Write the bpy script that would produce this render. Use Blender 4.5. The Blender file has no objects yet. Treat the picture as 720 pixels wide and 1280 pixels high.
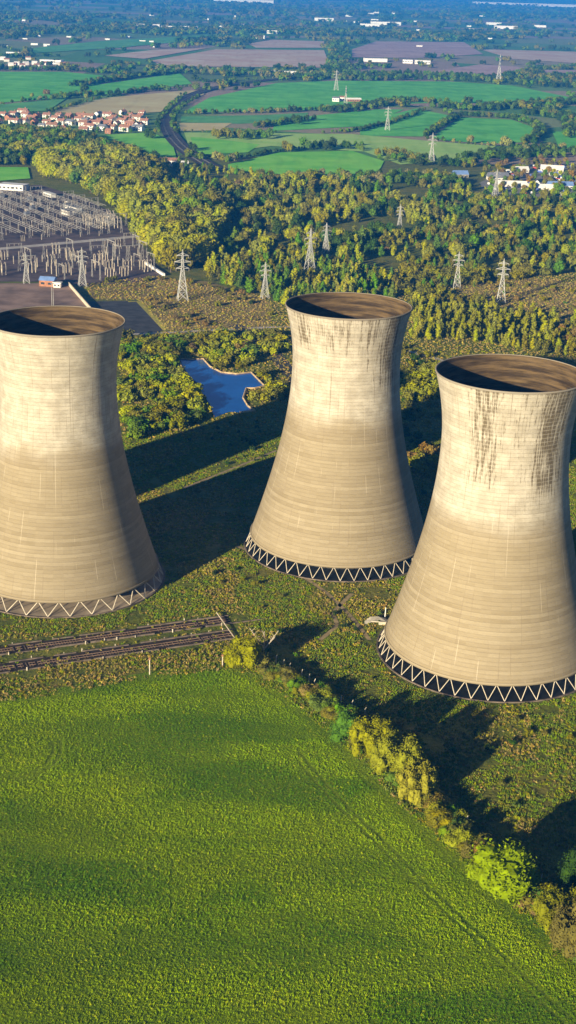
import bpy, bmesh, math, random
import numpy as np
from mathutils import Vector, Matrix
R = math.radians
PI = math.pi
S = bpy.context.scene
C = S.collection
rnd = random.Random(7)

# ------------------------------------------------------------------ camera, sky, sun, exposure
F_PX, PITCH, ROLL, CAM_H = 1805.9, 0.353, 0.031, 198.2
fw = Vector((0, math.cos(PITCH), -math.sin(PITCH)))
rt0 = Vector((1, 0, 0)); up0 = rt0.cross(fw)
rt = rt0 * math.cos(ROLL) + up0 * math.sin(ROLL)
up = -rt0 * math.sin(ROLL) + up0 * math.cos(ROLL)
cam_d = bpy.data.cameras.new('camera')
cam = bpy.data.objects.new('camera', cam_d)
C.objects.link(cam)
m = Matrix((rt, up, -fw)).transposed().to_4x4()
m.translation = Vector((0, 0, CAM_H))
cam.matrix_world = m
cam_d.sensor_fit = 'HORIZONTAL'
cam_d.sensor_width = 36
cam_d.lens = 36 * F_PX / 720
cam_d.clip_start = 1
cam_d.clip_end = 200000
S.camera = cam
S.render.resolution_x, S.render.resolution_y = 576, 1024

SUN_EL, SUN_AZ = R(13.0), R(35.0)        # shadows run 35 degrees right of straight ahead
w = bpy.data.worlds.new('World'); S.world = w; w.use_nodes = True
wn = w.node_tree.nodes; wl = w.node_tree.links
sky = wn.new('ShaderNodeTexSky'); sky.sky_type = 'NISHITA'
sky.sun_disc = False
sky.sun_elevation = SUN_EL
sky.sun_rotation = PI + SUN_AZ
sky.air_density = 0.5; sky.dust_density = 0.05; sky.ozone_density = 2.5
wl.new(sky.outputs[0], wn['Background'].inputs[0])
wn['Background'].inputs[1].default_value = 0.05
sd = bpy.data.lights.new('sun', 'SUN'); so = bpy.data.objects.new('sun', sd); C.objects.link(so)
sd.energy = 5.0; sd.angle = R(0.5); sd.color = (1.0, 0.85, 0.58)
ldir = Vector((math.sin(SUN_AZ) * math.cos(SUN_EL), math.cos(SUN_AZ) * math.cos(SUN_EL), -math.sin(SUN_EL)))
so.rotation_euler = ldir.to_track_quat('-Z', 'Y').to_euler()
S.view_settings.view_transform = 'Standard'
S.view_settings.look = 'None'
S.view_settings.exposure = 1.15
S.view_settings.gamma = 1
S.cycles.volume_bounces = 0
S.cycles.max_bounces = 5

# ------------------------------------------------------------------ helpers
def at(px, py, z=0.0):
    """point on the plane at height z that the photograph shows at (px, py)"""
    d = fw + rt * ((px - 360) / F_PX) - up * ((py - 640) / F_PX)
    t = (z - CAM_H) / d.z
    return Vector((0, 0, CAM_H)) + d * t

def project(x, y, z):
    dz = z - CAM_H
    dep = y * fw.y + dz * fw.z
    return (360 + F_PX * (x * rt.x + y * rt.y + dz * rt.z) / dep,
            640 - F_PX * (x * up.x + y * up.y + dz * up.z) / dep, dep)

def tag(o, label=None, cat=None, group=None, kind=None):
    if label: o['label'] = label
    if cat: o['category'] = cat
    if group: o['group'] = group
    if kind: o['kind'] = kind
    return o

def empty(name, loc=(0, 0, 0), rz=0, sc=1):
    o = bpy.data.objects.new(name, None); C.objects.link(o)
    o.location = loc; o.rotation_euler.z = rz; o.scale = (sc, sc, sc)
    o.empty_display_size = 1
    return o

def mesh_from(name, V, Fc, mat, smooth=False):
    me = bpy.data.meshes.new(name)
    me.from_pydata([tuple(v) for v in V], [], [tuple(f) for f in Fc])
    me.materials.append(mat)
    if smooth: me.polygons.foreach_set('use_smooth', [True] * len(me.polygons))
    me.update()
    return me

def link(name, me, parent=None):
    o = bpy.data.objects.new(name, me); C.objects.link(o)
    if parent: o.parent = parent
    return o

class MB:
    def __init__(s): s.v = []; s.f = []
    def box(s, cx, cy, z0, sx, sy, h, rz=0, top=None):
        b = len(s.v); c, n = math.cos(rz), math.sin(rz)
        tx, ty = top if top else (1, 1)
        for z, kx, ky in ((z0, 1, 1), (z0 + h, tx, ty)):
            for ax, ay in ((-1, -1), (1, -1), (1, 1), (-1, 1)):
                x, y = ax * sx / 2 * kx, ay * sy / 2 * ky
                s.v.append((cx + x * c - y * n, cy + x * n + y * c, z))
        for q in ((0, 3, 2, 1), (4, 5, 6, 7), (0, 1, 5, 4), (1, 2, 6, 5), (2, 3, 7, 6), (3, 0, 4, 7)):
            s.f.append([b + i for i in q])
        return s
    def bar(s, p, q, r0, r1=None, n=4):
        r1 = r0 if r1 is None else r1
        p, q = Vector(p), Vector(q); d = (q - p).normalized()
        a = d.orthogonal().normalized(); c = d.cross(a); b = len(s.v)
        for pt, r in ((p, r0), (q, r1)):
            for i in range(n):
                t = 2 * PI * i / n
                s.v.append(pt + (a * math.cos(t) + c * math.sin(t)) * r)
        for i in range(n):
            j = (i + 1) % n
            s.f.append((b + i, b + j, b + n + j, b + n + i))
        s.f.append([b + i for i in range(n)][::-1]); s.f.append([b + n + i for i in range(n)])
        return s
    def poly(s, V, Fc):
        b = len(s.v); s.v += list(V); s.f += [[b + i for i in f] for f in Fc]; return s
    def mesh(s, name, mat, smooth=False): return mesh_from(name, s.v, s.f, mat, smooth)
    def build(s, name, mat, parent=None, smooth=False): return link(name, s.mesh(name, mat, smooth), parent)

def copy_tree(o, loc=None, rz=None, sc=None, parent=None):
    c = o.copy(); C.objects.link(c)
    if parent: c.parent = parent
    for ch in o.children: copy_tree(ch, parent=c)
    if loc is not None: c.location = loc
    if rz is not None: c.rotation_euler.z = rz
    if sc is not None: c.scale = (sc, sc, sc) if isinstance(sc, (int, float)) else sc
    return c

# ------------------------------------------------------------------ materials
class NT:
    def __init__(s, name):
        s.m = bpy.data.materials.new(name); s.m.use_nodes = True
        s.n = s.m.node_tree.nodes; s.l = s.m.node_tree.links
        s.b = s.n['Principled BSDF']
        s.b.inputs['Specular IOR Level'].default_value = 0.2
        s.b.inputs['Roughness'].default_value = 0.85
    def new(s, t, **k):
        n = s.n.new(t)
        for a, v in k.items(): setattr(n, a, v)
        return n
    def put(s, sock, v):
        if isinstance(v, bpy.types.NodeSocket): s.l.new(v, sock)
        elif v is not None:
            if isinstance(v, tuple) and len(v) == 3 and sock.type == 'RGBA': v = (*v, 1)
            sock.default_value = v
    def math(s, op, a, b=None, c=None, clamp=False):
        n = s.new('ShaderNodeMath', operation=op, use_clamp=clamp)
        for i, v in enumerate((a, b, c)): s.put(n.inputs[i], v)
        return n.outputs[0]
    def mix(s, f, a, b, mode='MIX'):
        n = s.new('ShaderNodeMix', data_type='RGBA', blend_type=mode)
        s.put(n.inputs[0], f); s.put(n.inputs[6], a); s.put(n.inputs[7], b)
        return n.outputs[2]
    def noise(s, vec, scale, detail=3, rough=0.55, dim='3D'):
        n = s.new('ShaderNodeTexNoise', noise_dimensions=dim)
        s.put(n.inputs['Vector'], vec)
        n.inputs['Scale'].default_value = scale; n.inputs['Detail'].default_value = detail
        n.inputs['Roughness'].default_value = rough
        return n.outputs[0]
    def ramp(s, v, a, b, lo=0.0, hi=1.0):
        n = s.new('ShaderNodeMapRange', interpolation_type='SMOOTHSTEP')
        s.put(n.inputs[0], v); n.inputs[1].default_value = a; n.inputs[2].default_value = b
        n.inputs[3].default_value = lo; n.inputs[4].default_value = hi
        return n.outputs[0]
    def pos(s): return s.new('ShaderNodeNewGeometry').outputs['Position']
    def obj(s): return s.new('ShaderNodeTexCoord').outputs['Object']
    def mul(s, vec, k):
        n = s.new('ShaderNodeVectorMath', operation='MULTIPLY'); s.put(n.inputs[0], vec); n.inputs[1].default_value = k
        return n.outputs[0]
    def bump(s, h, dist, strength=1.0):
        n = s.new('ShaderNodeBump'); s.put(n.inputs['Height'], h)
        n.inputs['Distance'].default_value = dist; n.inputs['Strength'].default_value = strength
        s.l.new(n.outputs[0], s.b.inputs['Normal'])
    def col(s, v): s.put(s.b.inputs['Base Color'], v)

def plain(name, col, rough=0.8, var=0.25, scale=0.5, metal=0.0):
    t = NT(name); p = t.pos()
    n = t.noise(p, scale, 4)
    dk = tuple(c * (1 - var) for c in col); lt = tuple(min(1, c * (1 + var)) for c in col)
    t.col(t.mix(t.ramp(n, .3, .7), dk, lt))
    t.b.inputs['Roughness'].default_value = rough; t.b.inputs['Metallic'].default_value = metal
    return t.m

def leafmat(name, col, hv=0.05, vv=0.45):
    t = NT(name)
    r = t.new('ShaderNodeObjectInfo').outputs['Random']
    h = t.new('ShaderNodeHueSaturation')
    r2 = t.math('FRACT', t.math('MULTIPLY', r, 37.7))
    t.put(h.inputs['Hue'], t.math('ADD', 0.5 - hv / 2, t.math('MULTIPLY', r, hv)))
    t.put(h.inputs['Saturation'], t.math('ADD', .85, t.math('MULTIPLY', r2, .25)))
    n = t.noise(t.pos(), .6, 2)
    t.put(h.inputs['Value'], t.math('MULTIPLY', t.math('ADD', 1 - vv / 2, t.math('MULTIPLY', r2, vv)), t.ramp(n, .25, .75, .7, 1.35)))
    t.put(h.inputs['Color'], (*col, 1))
    t.col(h.outputs[0])
    t.b.inputs['Roughness'].default_value = 0.9; t.b.inputs['Specular IOR Level'].default_value = 0.03
    return t.m

M = {}
M['green'] = leafmat('leaf_green', (.085, .155, .004), .05)
M['dark'] = leafmat('leaf_dark', (.032, .062, .006))
M['olive'] = leafmat('leaf_olive', (.14, .135, .006), .035)
M['yellow'] = leafmat('leaf_yellow', (.225, .235, .004), .04)
M['gold'] = leafmat('leaf_gold', (.185, .19, .006), .012, .3)
M['lime'] = leafmat('leaf_lime', (.15, .21, .004), .02, .2)
M['brown'] = leafmat('leaf_brown', (.17, .115, .025), .04)
M['pale'] = leafmat('leaf_pale', (.19, .19, .05))
M['bark'] = plain('bark', (.10, .075, .05), .9, .3, 2)
M['deadwood'] = plain('dead_wood', (.42, .36, .28), .8, .2, 2)
M['steel'] = plain('galvanised_steel', (.30, .29, .27), .5, .1, .2)
M['porcelain'] = plain('porcelain_insulator', (.38, .33, .27), .4, .15, .5)
M['concrete'] = plain('old_concrete', (.36, .33, .27), .85, .3, .6)
M['leg'] = plain('leg_concrete', (.50, .44, .34), .8, .15, .5)
M['basin_dark'] = plain('wet_basin_dark_fill', (.022, .022, .018), .6, .4, .3)
M['basin_pale'] = plain('dry_basin_concrete', (.36, .29, .21), .9, .25, .15)
M['pylon'] = plain('pylon_paint', (.42, .42, .40), .6, .1, .2)
M['white'] = plain('white_paint', (.72, .71, .68), .6, .08, .2)
M['render'] = plain('white_render', (.66, .62, .56), .8, .1, .1)
M['brick'] = plain('red_brick', (.34, .16, .09), .9, .2, .5)
M['rooftile'] = plain('orange_roof_tile', (.29, .145, .10), .85, .2, .4)
M['rooftile_brown'] = plain('brown_roof_tile', (.26, .14, .09), .85, .2, .4)
M['slate'] = plain('slate', (.16, .17, .2), .7, .2, .4)
M['blueroof'] = plain('blue_roof', (.16, .26, .50), .5, .15, .3)
M['glass'] = plain('dark_glass', (.03, .04, .05), .2, .1, 1)
M['wall_old'] = plain('blackened_wall', (.14, .11, .085), .9, .4, .4)
M['rust'] = plain('rusty_rail', (.20, .13, .09), .7)
M['rubber'] = plain('rubber', (.03, .03, .03), .8, .1, 1)
M['vanblue'] = plain('blue_paint', (.12, .18, .50), .4, .1, 1)
M['vanred'] = plain('red_paint', (.45, .08, .05), .4, .1, 1)

def tower_mat(name, seed, blotches, tone=1.0, line_z=55, stain_amt=1.0):
    """weathered concrete shell: casting lifts, panel joints, a paler upper half, black streaks from the rim.
    uv.x = arc angle (radians, 0 faces the field) * 10, uv.y = height in metres"""
    t = NT(name)
    uv = t.new('ShaderNodeTexCoord').outputs['UV']
    sp = t.new('ShaderNodeSeparateXYZ'); t.l.new(uv, sp.inputs[0])
    u, v = sp.outputs[0], sp.outputs[1]
    off = t.new('ShaderNodeVectorMath', operation='ADD'); t.l.new(uv, off.inputs[0]); off.inputs[1].default_value = (seed * 13.7, seed * 5.1, seed)
    q = off.outputs[0]
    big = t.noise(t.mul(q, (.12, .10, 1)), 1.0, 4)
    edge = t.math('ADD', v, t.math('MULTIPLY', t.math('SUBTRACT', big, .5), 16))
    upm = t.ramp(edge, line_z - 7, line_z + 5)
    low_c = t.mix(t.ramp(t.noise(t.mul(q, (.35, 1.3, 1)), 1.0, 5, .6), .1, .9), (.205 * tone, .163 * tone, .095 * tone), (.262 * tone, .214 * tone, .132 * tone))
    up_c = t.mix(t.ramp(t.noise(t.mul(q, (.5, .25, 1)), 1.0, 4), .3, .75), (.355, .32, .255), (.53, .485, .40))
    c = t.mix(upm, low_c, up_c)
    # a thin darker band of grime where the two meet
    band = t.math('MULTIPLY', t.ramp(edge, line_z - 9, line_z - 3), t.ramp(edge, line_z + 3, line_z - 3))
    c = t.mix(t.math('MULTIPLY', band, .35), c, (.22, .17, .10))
    # lifts: each about 1.2 m, every lift its own tone, thin dark joint
    lift = t.math('DIVIDE', v, 1.22)
    fr = t.math('FRACT', lift)
    wn_ = t.new('ShaderNodeTexWhiteNoise', noise_dimensions='2D')
    cb = t.new('ShaderNodeCombineXYZ'); t.l.new(t.math('FLOOR', lift), cb.inputs[0]); t.l.new(t.math('FLOOR', t.math('MULTIPLY', u, .9)), cb.inputs[1])
    t.l.new(cb.outputs[0], wn_.inputs['Vector'])
    c = t.mix(.07, c, t.mix(wn_.outputs['Value'], (.16, .13, .09), (.62, .55, .42)))
    w1 = t.new('ShaderNodeTexWhiteNoise', noise_dimensions='1D'); t.l.new(t.math('FLOOR', lift), w1.inputs['W'])
    c = t.mix(.13, c, t.mix(w1.outputs['Value'], (.16, .13, .09), (.62, .55, .42)))
    joint = t.math('LESS_THAN', fr, .13)
    jn = t.ramp(t.noise(t.mul(q, (1.2, .6, 1)), 1.0, 3), .35, .65, .05, .36)
    c = t.mix(t.math('MULTIPLY', joint, jn), c, (.19, .15, .10))
    # vertical panel joints: thin, light or dark
    pf = t.math('FRACT', t.math('MULTIPLY', u, .9))
    vj = t.math('MULTIPLY', t.math('LESS_THAN', pf, .07), t.ramp(t.noise(t.mul(q, (2.3, .07, 1)), 1.0, 2), .5, .62, 0, .55))
    c = t.mix(vj, c, (.20, .155, .10))
    pf2 = t.math('FRACT', t.math('ADD', t.math('MULTIPLY', u, .45), .37))
    vj2 = t.math('MULTIPLY', t.math('LESS_THAN', pf2, .022), t.ramp(t.noise(t.mul(q, (1.9, .06, 3)), 1.0, 2), .52, .6, 0, .5))
    c = t.mix(vj2, c, (.66, .58, .45))
    # fine mottling
    c = t.mix(t.ramp(t.noise(t.mul(q, (2.5, 2.5, 1)), 1.0, 5, .7), .3, .75, 0, .30), c, (.20, .16, .11))
    # streaks
    msk = None
    for (ac, aw, z0, z1, amt) in blotches:
        a = t.math('DIVIDE', t.math('SUBTRACT', u, ac * 10 * PI / 180), aw * 10 * PI / 180)
        g = t.math('POWER', 2.718, t.math('MULTIPLY', t.math('MULTIPLY', a, a), -1))
        g = t.math('MULTIPLY', g, t.ramp(t.math('ADD', v, t.math('MULTIPLY', t.math('SUBTRACT', big, .5), 10)), z0, z1, 0, amt))
        msk = g if msk is None else t.math('MAXIMUM', msk, g)
    st = t.noise(t.mul(q, (2.6, .085, 1)), 1.0, 4, .72)
    st2 = t.noise(t.mul(q, (3.4, .5, 1)), 1.0, 3, .6)
    raw = t.math('ADD', t.math('MULTIPLY', st, .78), t.math('MULTIPLY', st2, .22))
    thr = t.math('SUBTRACT', .68, t.math('MULTIPLY', msk, .24))
    sm = t.ramp(t.math('SUBTRACT', raw, thr), -.03, .10)
    sm = t.math('MULTIPLY', sm, t.ramp(msk, .02, .25))
    rowgap = t.math('SUBTRACT', 1.0, t.math('MULTIPLY', t.math('LESS_THAN', t.math('FRACT', t.math('ADD', lift, .5)), .22), .38))
    sm = t.math('MULTIPLY', t.math('MULTIPLY', sm, rowgap), .9 * stain_amt)
    c = t.mix(sm, c, (.10, .075, .04))
    # long thin rust runs under the whole rim
    run = t.ramp(t.noise(t.mul(q, (3.0, .018, 7)), 1.0, 2), .66, .70)
    run = t.math('MULTIPLY', t.math('MULTIPLY', run, t.ramp(v, 48, 66)), .6)
    c = t.mix(run, c, (.12, .085, .05))
    # dark rim lip
    c = t.mix(t.ramp(v, 90.3, 90.8, 0, .6), c, (.10, .075, .055))
    t.col(c)
    h = t.math('ADD', t.math('MULTIPLY', joint, -.6), t.math('MULTIPLY', t.noise(t.mul(q, (2, 3, 1)), 1.0, 4), .6))
    t.bump(h, .12, .7)
    t.b.inputs['Roughness'].default_value = .9
    return t.m

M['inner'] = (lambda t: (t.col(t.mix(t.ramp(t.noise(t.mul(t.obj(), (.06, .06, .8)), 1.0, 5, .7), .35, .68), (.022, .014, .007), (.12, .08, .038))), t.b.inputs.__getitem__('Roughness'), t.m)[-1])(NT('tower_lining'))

def ground_mat():
    t = NT('rough_ground'); p = t.pos()
    a = t.noise(p, .013, 5, .6); b = t.noise(p, .09, 5, .65); f = t.noise(p, .7, 4, .7)
    c = t.mix(t.ramp(a, .4, .6), (.15, .18, .012), (.20, .185, .03))
    c = t.mix(t.ramp(b, .45, .6), c, (.10, .13, .012))
    c = t.mix(t.ramp(b, .6, .72), c, (.25, .21, .06))
    c = t.mix(t.ramp(f, .3, .75, 0, .55), c, (.05, .055, .014))
    # far country: a patchwork of fields
    vo = t.new('ShaderNodeTexVoronoi', feature='F1'); t.put(vo.inputs['Vector'], t.mul(p, (1 / 420, 1 / 520, 0)))
    vo.inputs['Scale'].default_value = 1; vo.inputs['Randomness'].default_value = .85
    sp = t.new('ShaderNodeSeparateColor'); t.l.new(vo.outputs['Color'], sp.inputs[0])
    cr = t.new('ShaderNodeValToRGB'); t.l.new(sp.outputs[0], cr.inputs[0]); cr.color_ramp.interpolation = 'CONSTANT'
    el = cr.color_ramp.elements
    cols = [(0, (.10, .25, .05)), (.22, (.15, .28, .07)), (.4, (.36, .30, .18)), (.55, (.14, .22, .07)), (.68, (.38, .28, .22)), (.82, (.24, .29, .10))]
    el[0].color = (*cols[0][1], 1); el[1].position = cols[1][0]; el[1].color = (*cols[1][1], 1)
    for q, cc in cols[2:]:
        e = el.new(q); e.color = (*cc, 1)
    sx = t.new('ShaderNodeSeparateXYZ'); t.l.new(p, sx.inputs[0])
    c2 = t.mix(t.ramp(b, .3, .7, 0, .25), cr.outputs[0], (.06, .09, .03))
    c = t.mix(t.math('GREATER_THAN', sx.outputs[1], 1750), c, c2)
    t.col(c); t.bump(t.math('ADD', t.math('MULTIPLY', b, 1.5), f), .8, .8)
    return t.m

def field_mat(name, c1, c2, sc=.02, streak=(1, 1, 1), bump=.25):
    t = NT(name); p = t.pos()
    a = t.noise(t.mul(p, streak), sc, 4); f = t.noise(p, .8, 3, .7)
    c = t.mix(t.ramp(a, .35, .65), c1, c2)
    c = t.mix(t.ramp(f, .35, .8, 0, .25), c, tuple(x * .5 for x in c1))
    w2 = t.noise(t.mul(p, (1, .12, 1)), .06, 3)
    c = t.mix(t.ramp(w2, .5, .7, 0, .35), c, tuple(x * .65 for x in c1))
    w3 = t.noise(p, .008, 2)
    c = t.mix(t.ramp(w3, .55, .68, 0, .35), c, tuple(min(.7, x * 1.35) for x in c2))
    t.col(c); t.bump(f, bump, .6)
    return t.m

# ------------------------------------------------------------------ ground and sheets
def sheet(name, pts, z, mat, kind='structure'):
    bm = bmesh.new()
    vs = [bm.verts.new((p[0], p[1], 0)) for p in pts]
    f = bm.faces.new(vs)
    if f.normal.z < 0 or f.calc_area() == 0: pass
    bm.normal_update()
    if f.normal.z < 0: f.normal_flip()
    bmesh.ops.triangulate(bm, faces=[f])
    me = bpy.data.meshes.new(name); bm.to_mesh(me); bm.free(); me.materials.append(mat)
    o = link(name, me); o.location.z = z
    if kind: o['kind'] = kind
    return o
def PX(pts): return [at(*p).xy for p in pts]
def smooth_line(pts, n=8):
    """Catmull-Rom through world points"""
    P = [Vector(p) for p in pts]; out = []
    for i in range(len(P) - 1):
        a = P[i - 1] if i else P[0] * 2 - P[1]; b, c = P[i], P[i + 1]; d = P[i + 2] if i + 2 < len(P) else P[-1] * 2 - P[-2]
        for k in range(n):
            t = k / n
            out.append(.5 * ((2 * b) + (-a + c) * t + (2 * a - 5 * b + 4 * c - d) * t * t + (-a + 3 * b - 3 * c + d) * t ** 3))
    return out + [P[-1]]
def ribbon(name, pts, w, z, mat, n=8, kind='structure'):
    L = smooth_line(pts, n) if n else [Vector(p) for p in pts]
    V, Fc = [], []
    for i, p in enumerate(L):
        d = (L[min(i + 1, len(L) - 1)] - L[max(i - 1, 0)]).normalized(); s = Vector((-d.y, d.x)) * w / 2
        V += [(*(p + s), 0), (*(p - s), 0)]
        if i: k = 2 * i; Fc.append((k - 2, k - 1, k + 1, k))
    o = link(name, mesh_from(name, V, Fc, mat)); o.location.z = z
    if kind: o['kind'] = kind
    return o

B = 60000
g = sheet('ground', [(-B, -3000), (B, -3000), (B, B), (-B, B)], 0, ground_mat())

# the green crop in front
edge_px = [(-60, 880), (0, 868), (60, 862), (120, 851), (200, 838), (250, 829), (285, 828), (315, 838), (350, 856), (385, 882), (420, 913), (455, 950),
           (500, 995), (545, 1035), (590, 1078), (640, 1122), (680, 1157), (720, 1192), (800, 1260)]
crop_edge = smooth_line(PX(edge_px), 4)
crop_poly = [tuple(p) for p in crop_edge] + [(150, 130), (-150, 130), (-180, 300)]
def crop_mat():
    t = NT('young_crop'); p = t.pos()
    a = t.noise(t.mul(p, (.35, 1, 1)), .045, 4, .55); b = t.noise(p, .012, 3)
    f = t.noise(p, 1.6, 4, .75)
    c = t.mix(t.ramp(a, .35, .65), (.12, .22, .002), (.22, .31, .002))
    c = t.mix(t.ramp(b, .35, .65, 0, .6), c, (.27, .35, .003))
    c = t.mix(t.ramp(f, .35, .7, 0, .85), c, (.025, .06, .002))
    t.col(c); t.bump(f, .5, 1.0)
    return t.m
sheet('crop_field', crop_poly, .05, crop_mat())

green_a = field_mat('grass_green', (0.094, 0.450, 0.059), (0.169, 0.586, 0.085))
green_b = field_mat('grass_bright', (0.150, 0.540, 0.043), (0.263, 0.653, 0.068))
green_c = field_mat('pasture_pale', (0.319, 0.563, 0.101), (0.413, 0.607, 0.152))
green_t = field_mat('grass_teal', (0.094, 0.337, 0.101), (0.150, 0.427, 0.101))
tan = field_mat('stubble', (0.562, 0.469, 0.206), (0.620, 0.544, 0.263))
plough = field_mat('ploughed', (0.562, 0.375, 0.281), (0.620, 0.506, 0.394), .01)
plough_d = field_mat('ploughed_dark', (0.413, 0.281, 0.281), (0.525, 0.375, 0.356), .01)
FIELDS = [
 (green_a, [(228, 141), (262, 122), (345, 104), (420, 101), (560, 102), (640, 107), (714, 122), (760, 126), (706, 129), (640, 131), (560, 128), (480, 131), (420, 137), (330, 139)]),
 (green_t, [(226, 146), (330, 144), (385, 141), (385, 150), (300, 155), (226, 153)]),
 (tan, [(224, 154), (290, 154), (275, 163), (226, 164)]),
 (green_a, [(345, 152), (400, 144), (470, 137), (505, 137), (455, 158), (340, 164)]),
 (green_a, [(450, 161), (470, 148), (520, 136), (568, 146), (545, 158), (528, 171), (450, 170)]),
 (green_a, [(575, 147), (640, 150), (674, 162), (660, 178), (610, 180), (555, 176), (540, 172)]),
 (green_c, [(230, 166), (345, 167), (440, 168), (540, 177), (620, 183), (590, 200), (500, 206), (455, 190), (340, 183), (240, 195)]),
 (green_b, [(238, 172), (250, 172), (325, 181), (310, 191), (245, 194)]),
 (green_b, [(285, 206), (350, 191), (440, 189), (480, 202), (470, 222), (400, 222), (320, 216), (285, 213)]),
 (green_a, [(690, 165), (800, 165), (800, 195), (700, 187)]),
 (green_a, [(-80, 92), (0, 90), (80, 90), (150, 97), (60, 124), (0, 129), (-80, 133)]),
 (green_a, [(95, 110), (225, 92), (240, 105), (150, 117), (100, 120)]),
 (tan, [(62, 140), (130, 123), (240, 113), (256, 118), (205, 140), (130, 145)]),
 (green_b, [(105, 171), (190, 166), (215, 178), (222, 203), (200, 206), (150, 192)]),
 (green_b, [(-90, 209), (35, 210), (38, 224), (0, 227), (-90, 230)]),
 (green_t, [(-80, 136), (0, 131), (60, 126), (90, 119), (60, 139), (0, 142), (-80, 144)]),
 (plough, [(190, 76), (270, 62), (405, 63), (413, 85), (300, 84), (200, 83)]),
 (plough, [(310, 55), (340, 50), (405, 52), (408, 60), (320, 60)]),
 (plough_d, [(440, 62), (470, 52), (580, 53), (604, 68), (520, 73), (440, 72)]),
 (plough, [(600, 62), (760, 66), (760, 82), (640, 74)]),
 (plough_d, [(530, 91), (600, 81), (670, 85), (640, 93), (560, 96)]),
 (plough_d, [(672, 88), (760, 88), (760, 96), (690, 95)]),
 (plough, [(130, 70), (190, 63), (262, 60), (180, 74)]),
 (green_t, [(30, 62), (120, 52), (260, 44), (270, 48), (150, 60), (40, 67)]),
]
for i, (mt, pp) in enumerate(FIELDS):
    sheet('field', PX(pp), .30 + .04 * i, mt)
hdr = plain('pale_track', (.36, .31, .23), .9, .2, .3)

asph = plain('asphalt_worn', (.055, .055, .058), .9, .3, .15)
road_m = plain('pale_road', (.42, .39, .36), .9, .15, .1)
gravel = plain('purple_gravel', (.11, .08, .08), .95, .35, .08)
yard_m = plain('brown_yard', (.25, .17, .13), .95, .35, .06)
rough_brown = field_mat('dry_grass', (.20, .15, .05), (.30, .22, .075), .05, (1, 1, 1), .6)
SUBST = [(-120, 238), (0, 234), (50, 231), (100, 246), (135, 262), (168, 288), (172, 300), (207, 344), (185, 352), (100, 358), (80, 352), (0, 352), (-120, 352)]
sheet('substation_ground', PX(SUBST), .03, gravel)
YARD = [(-120, 354), (84, 354), (116, 388), (150, 425), (60, 460), (-120, 470)]
sheet('van_park', PX([(600, 228), (650, 205), (790, 203), (790, 250), (700, 248), (605, 242)]), .03, plain('van_park_gravel', (.24, .23, .22), .9, .2, .05))
sheet('yard', PX(YARD), .04, yard_m)
sheet('dry_grassland', PX([(110, 362), (200, 348), (262, 352), (340, 378), (338, 408), (210, 412), (174, 374), (112, 374)]), .02, rough_brown)
sheet('dry_meadow', PX([(560, 352), (640, 345), (700, 350), (800, 372), (800, 412), (690, 402), (640, 388), (585, 372)]), .02, rough_brown)
ribbon('grass_bank', PX([(160, 377), (174, 377), (208, 413)]), 4, .08, field_mat('painted_sunlit_strip', (.36, .33, .05), (.42, .36, .08)), 0)  # sunlit edge of the pad: the light is painted as yellower grass
sheet('asphalt_pad', PX([(110, 377), (171, 376), (206, 413), (180, 418), (120, 420)]), .06, asph)
ribbon('service_road', PX([(-90, 318), (0, 311), (90, 303), (176, 295)]), 9, .07, road_m)
ribbon('path', PX([(150, 419), (220, 415), (300, 411), (345, 409), (380, 409)]), 4, .07, road_m)
ribbon('road', PX([(292, 406), (318, 421), (345, 445), (372, 478)]), 9, .075, asph)
ribbon('lane', PX([(440, 420), (500, 436), (556, 452), (640, 480)]), 4, .07, road_m)
TRK = []
for pl_ in ([(296, 683), (345, 702), (400, 735), (436, 768), (462, 800)], [(400, 800), (420, 782), (418, 765), (440, 742)], [(230, 610), (300, 582), (346, 563)]):
    L_ = smooth_line(PX(pl_), 6); TRK.append([tuple(q) for q in L_])
    ribbon('track', PX(pl_), 1.5, .04, plain('trodden_earth', (.30, .23, .12)))

# railway curve in the distance
ballast = plain('ballast', (.05, .042, .045), .95, .3, .1)
rail_px = [(272, 214), (245, 198), (226, 184), (213, 168), (208, 152), (213, 138), (232, 123), (262, 112), (300, 105), (350, 99), (420, 93)]
rl = smooth_line(PX(rail_px), 8)
ribbon('railway_bed', PX(rail_px), 22, 1.4, ballast)
rails = MB()
for off in (-5, -3.6, 3.6, 5):
    for i in range(len(rl) - 1):
        d = (rl[i + 1] - rl[i]).normalized(); s = Vector((-d.y, d.x)) * off
        a, b = rl[i] + s, rl[i + 1] + s
        rails.bar((*a, 1.6), (*b, 1.6), .12)
o = rails.build('railway_rails', M['steel']); o['kind'] = 'structure'

# ------------------------------------------------------------------ cooling towers
RR, RN, ZN, RB, ZS, HT = 22.36, 19.23, 70.63, 32.95, 4.70, 91.0
B1 = (ZN - ZS) / math.sqrt((RB / RN) ** 2 - 1); B2 = (HT - ZN) / math.sqrt((RR / RN) ** 2 - 1)
def prof(z): return RN * math.sqrt(1 + ((z - ZN) / (B1 if z < ZN else B2)) ** 2)
TOWERS = {'left': (-77.8, 465.8), 'mid': (19.2, 503.6), 'right': (64.8, 416.1), 'off': (-175.0, 428.0)}

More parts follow.
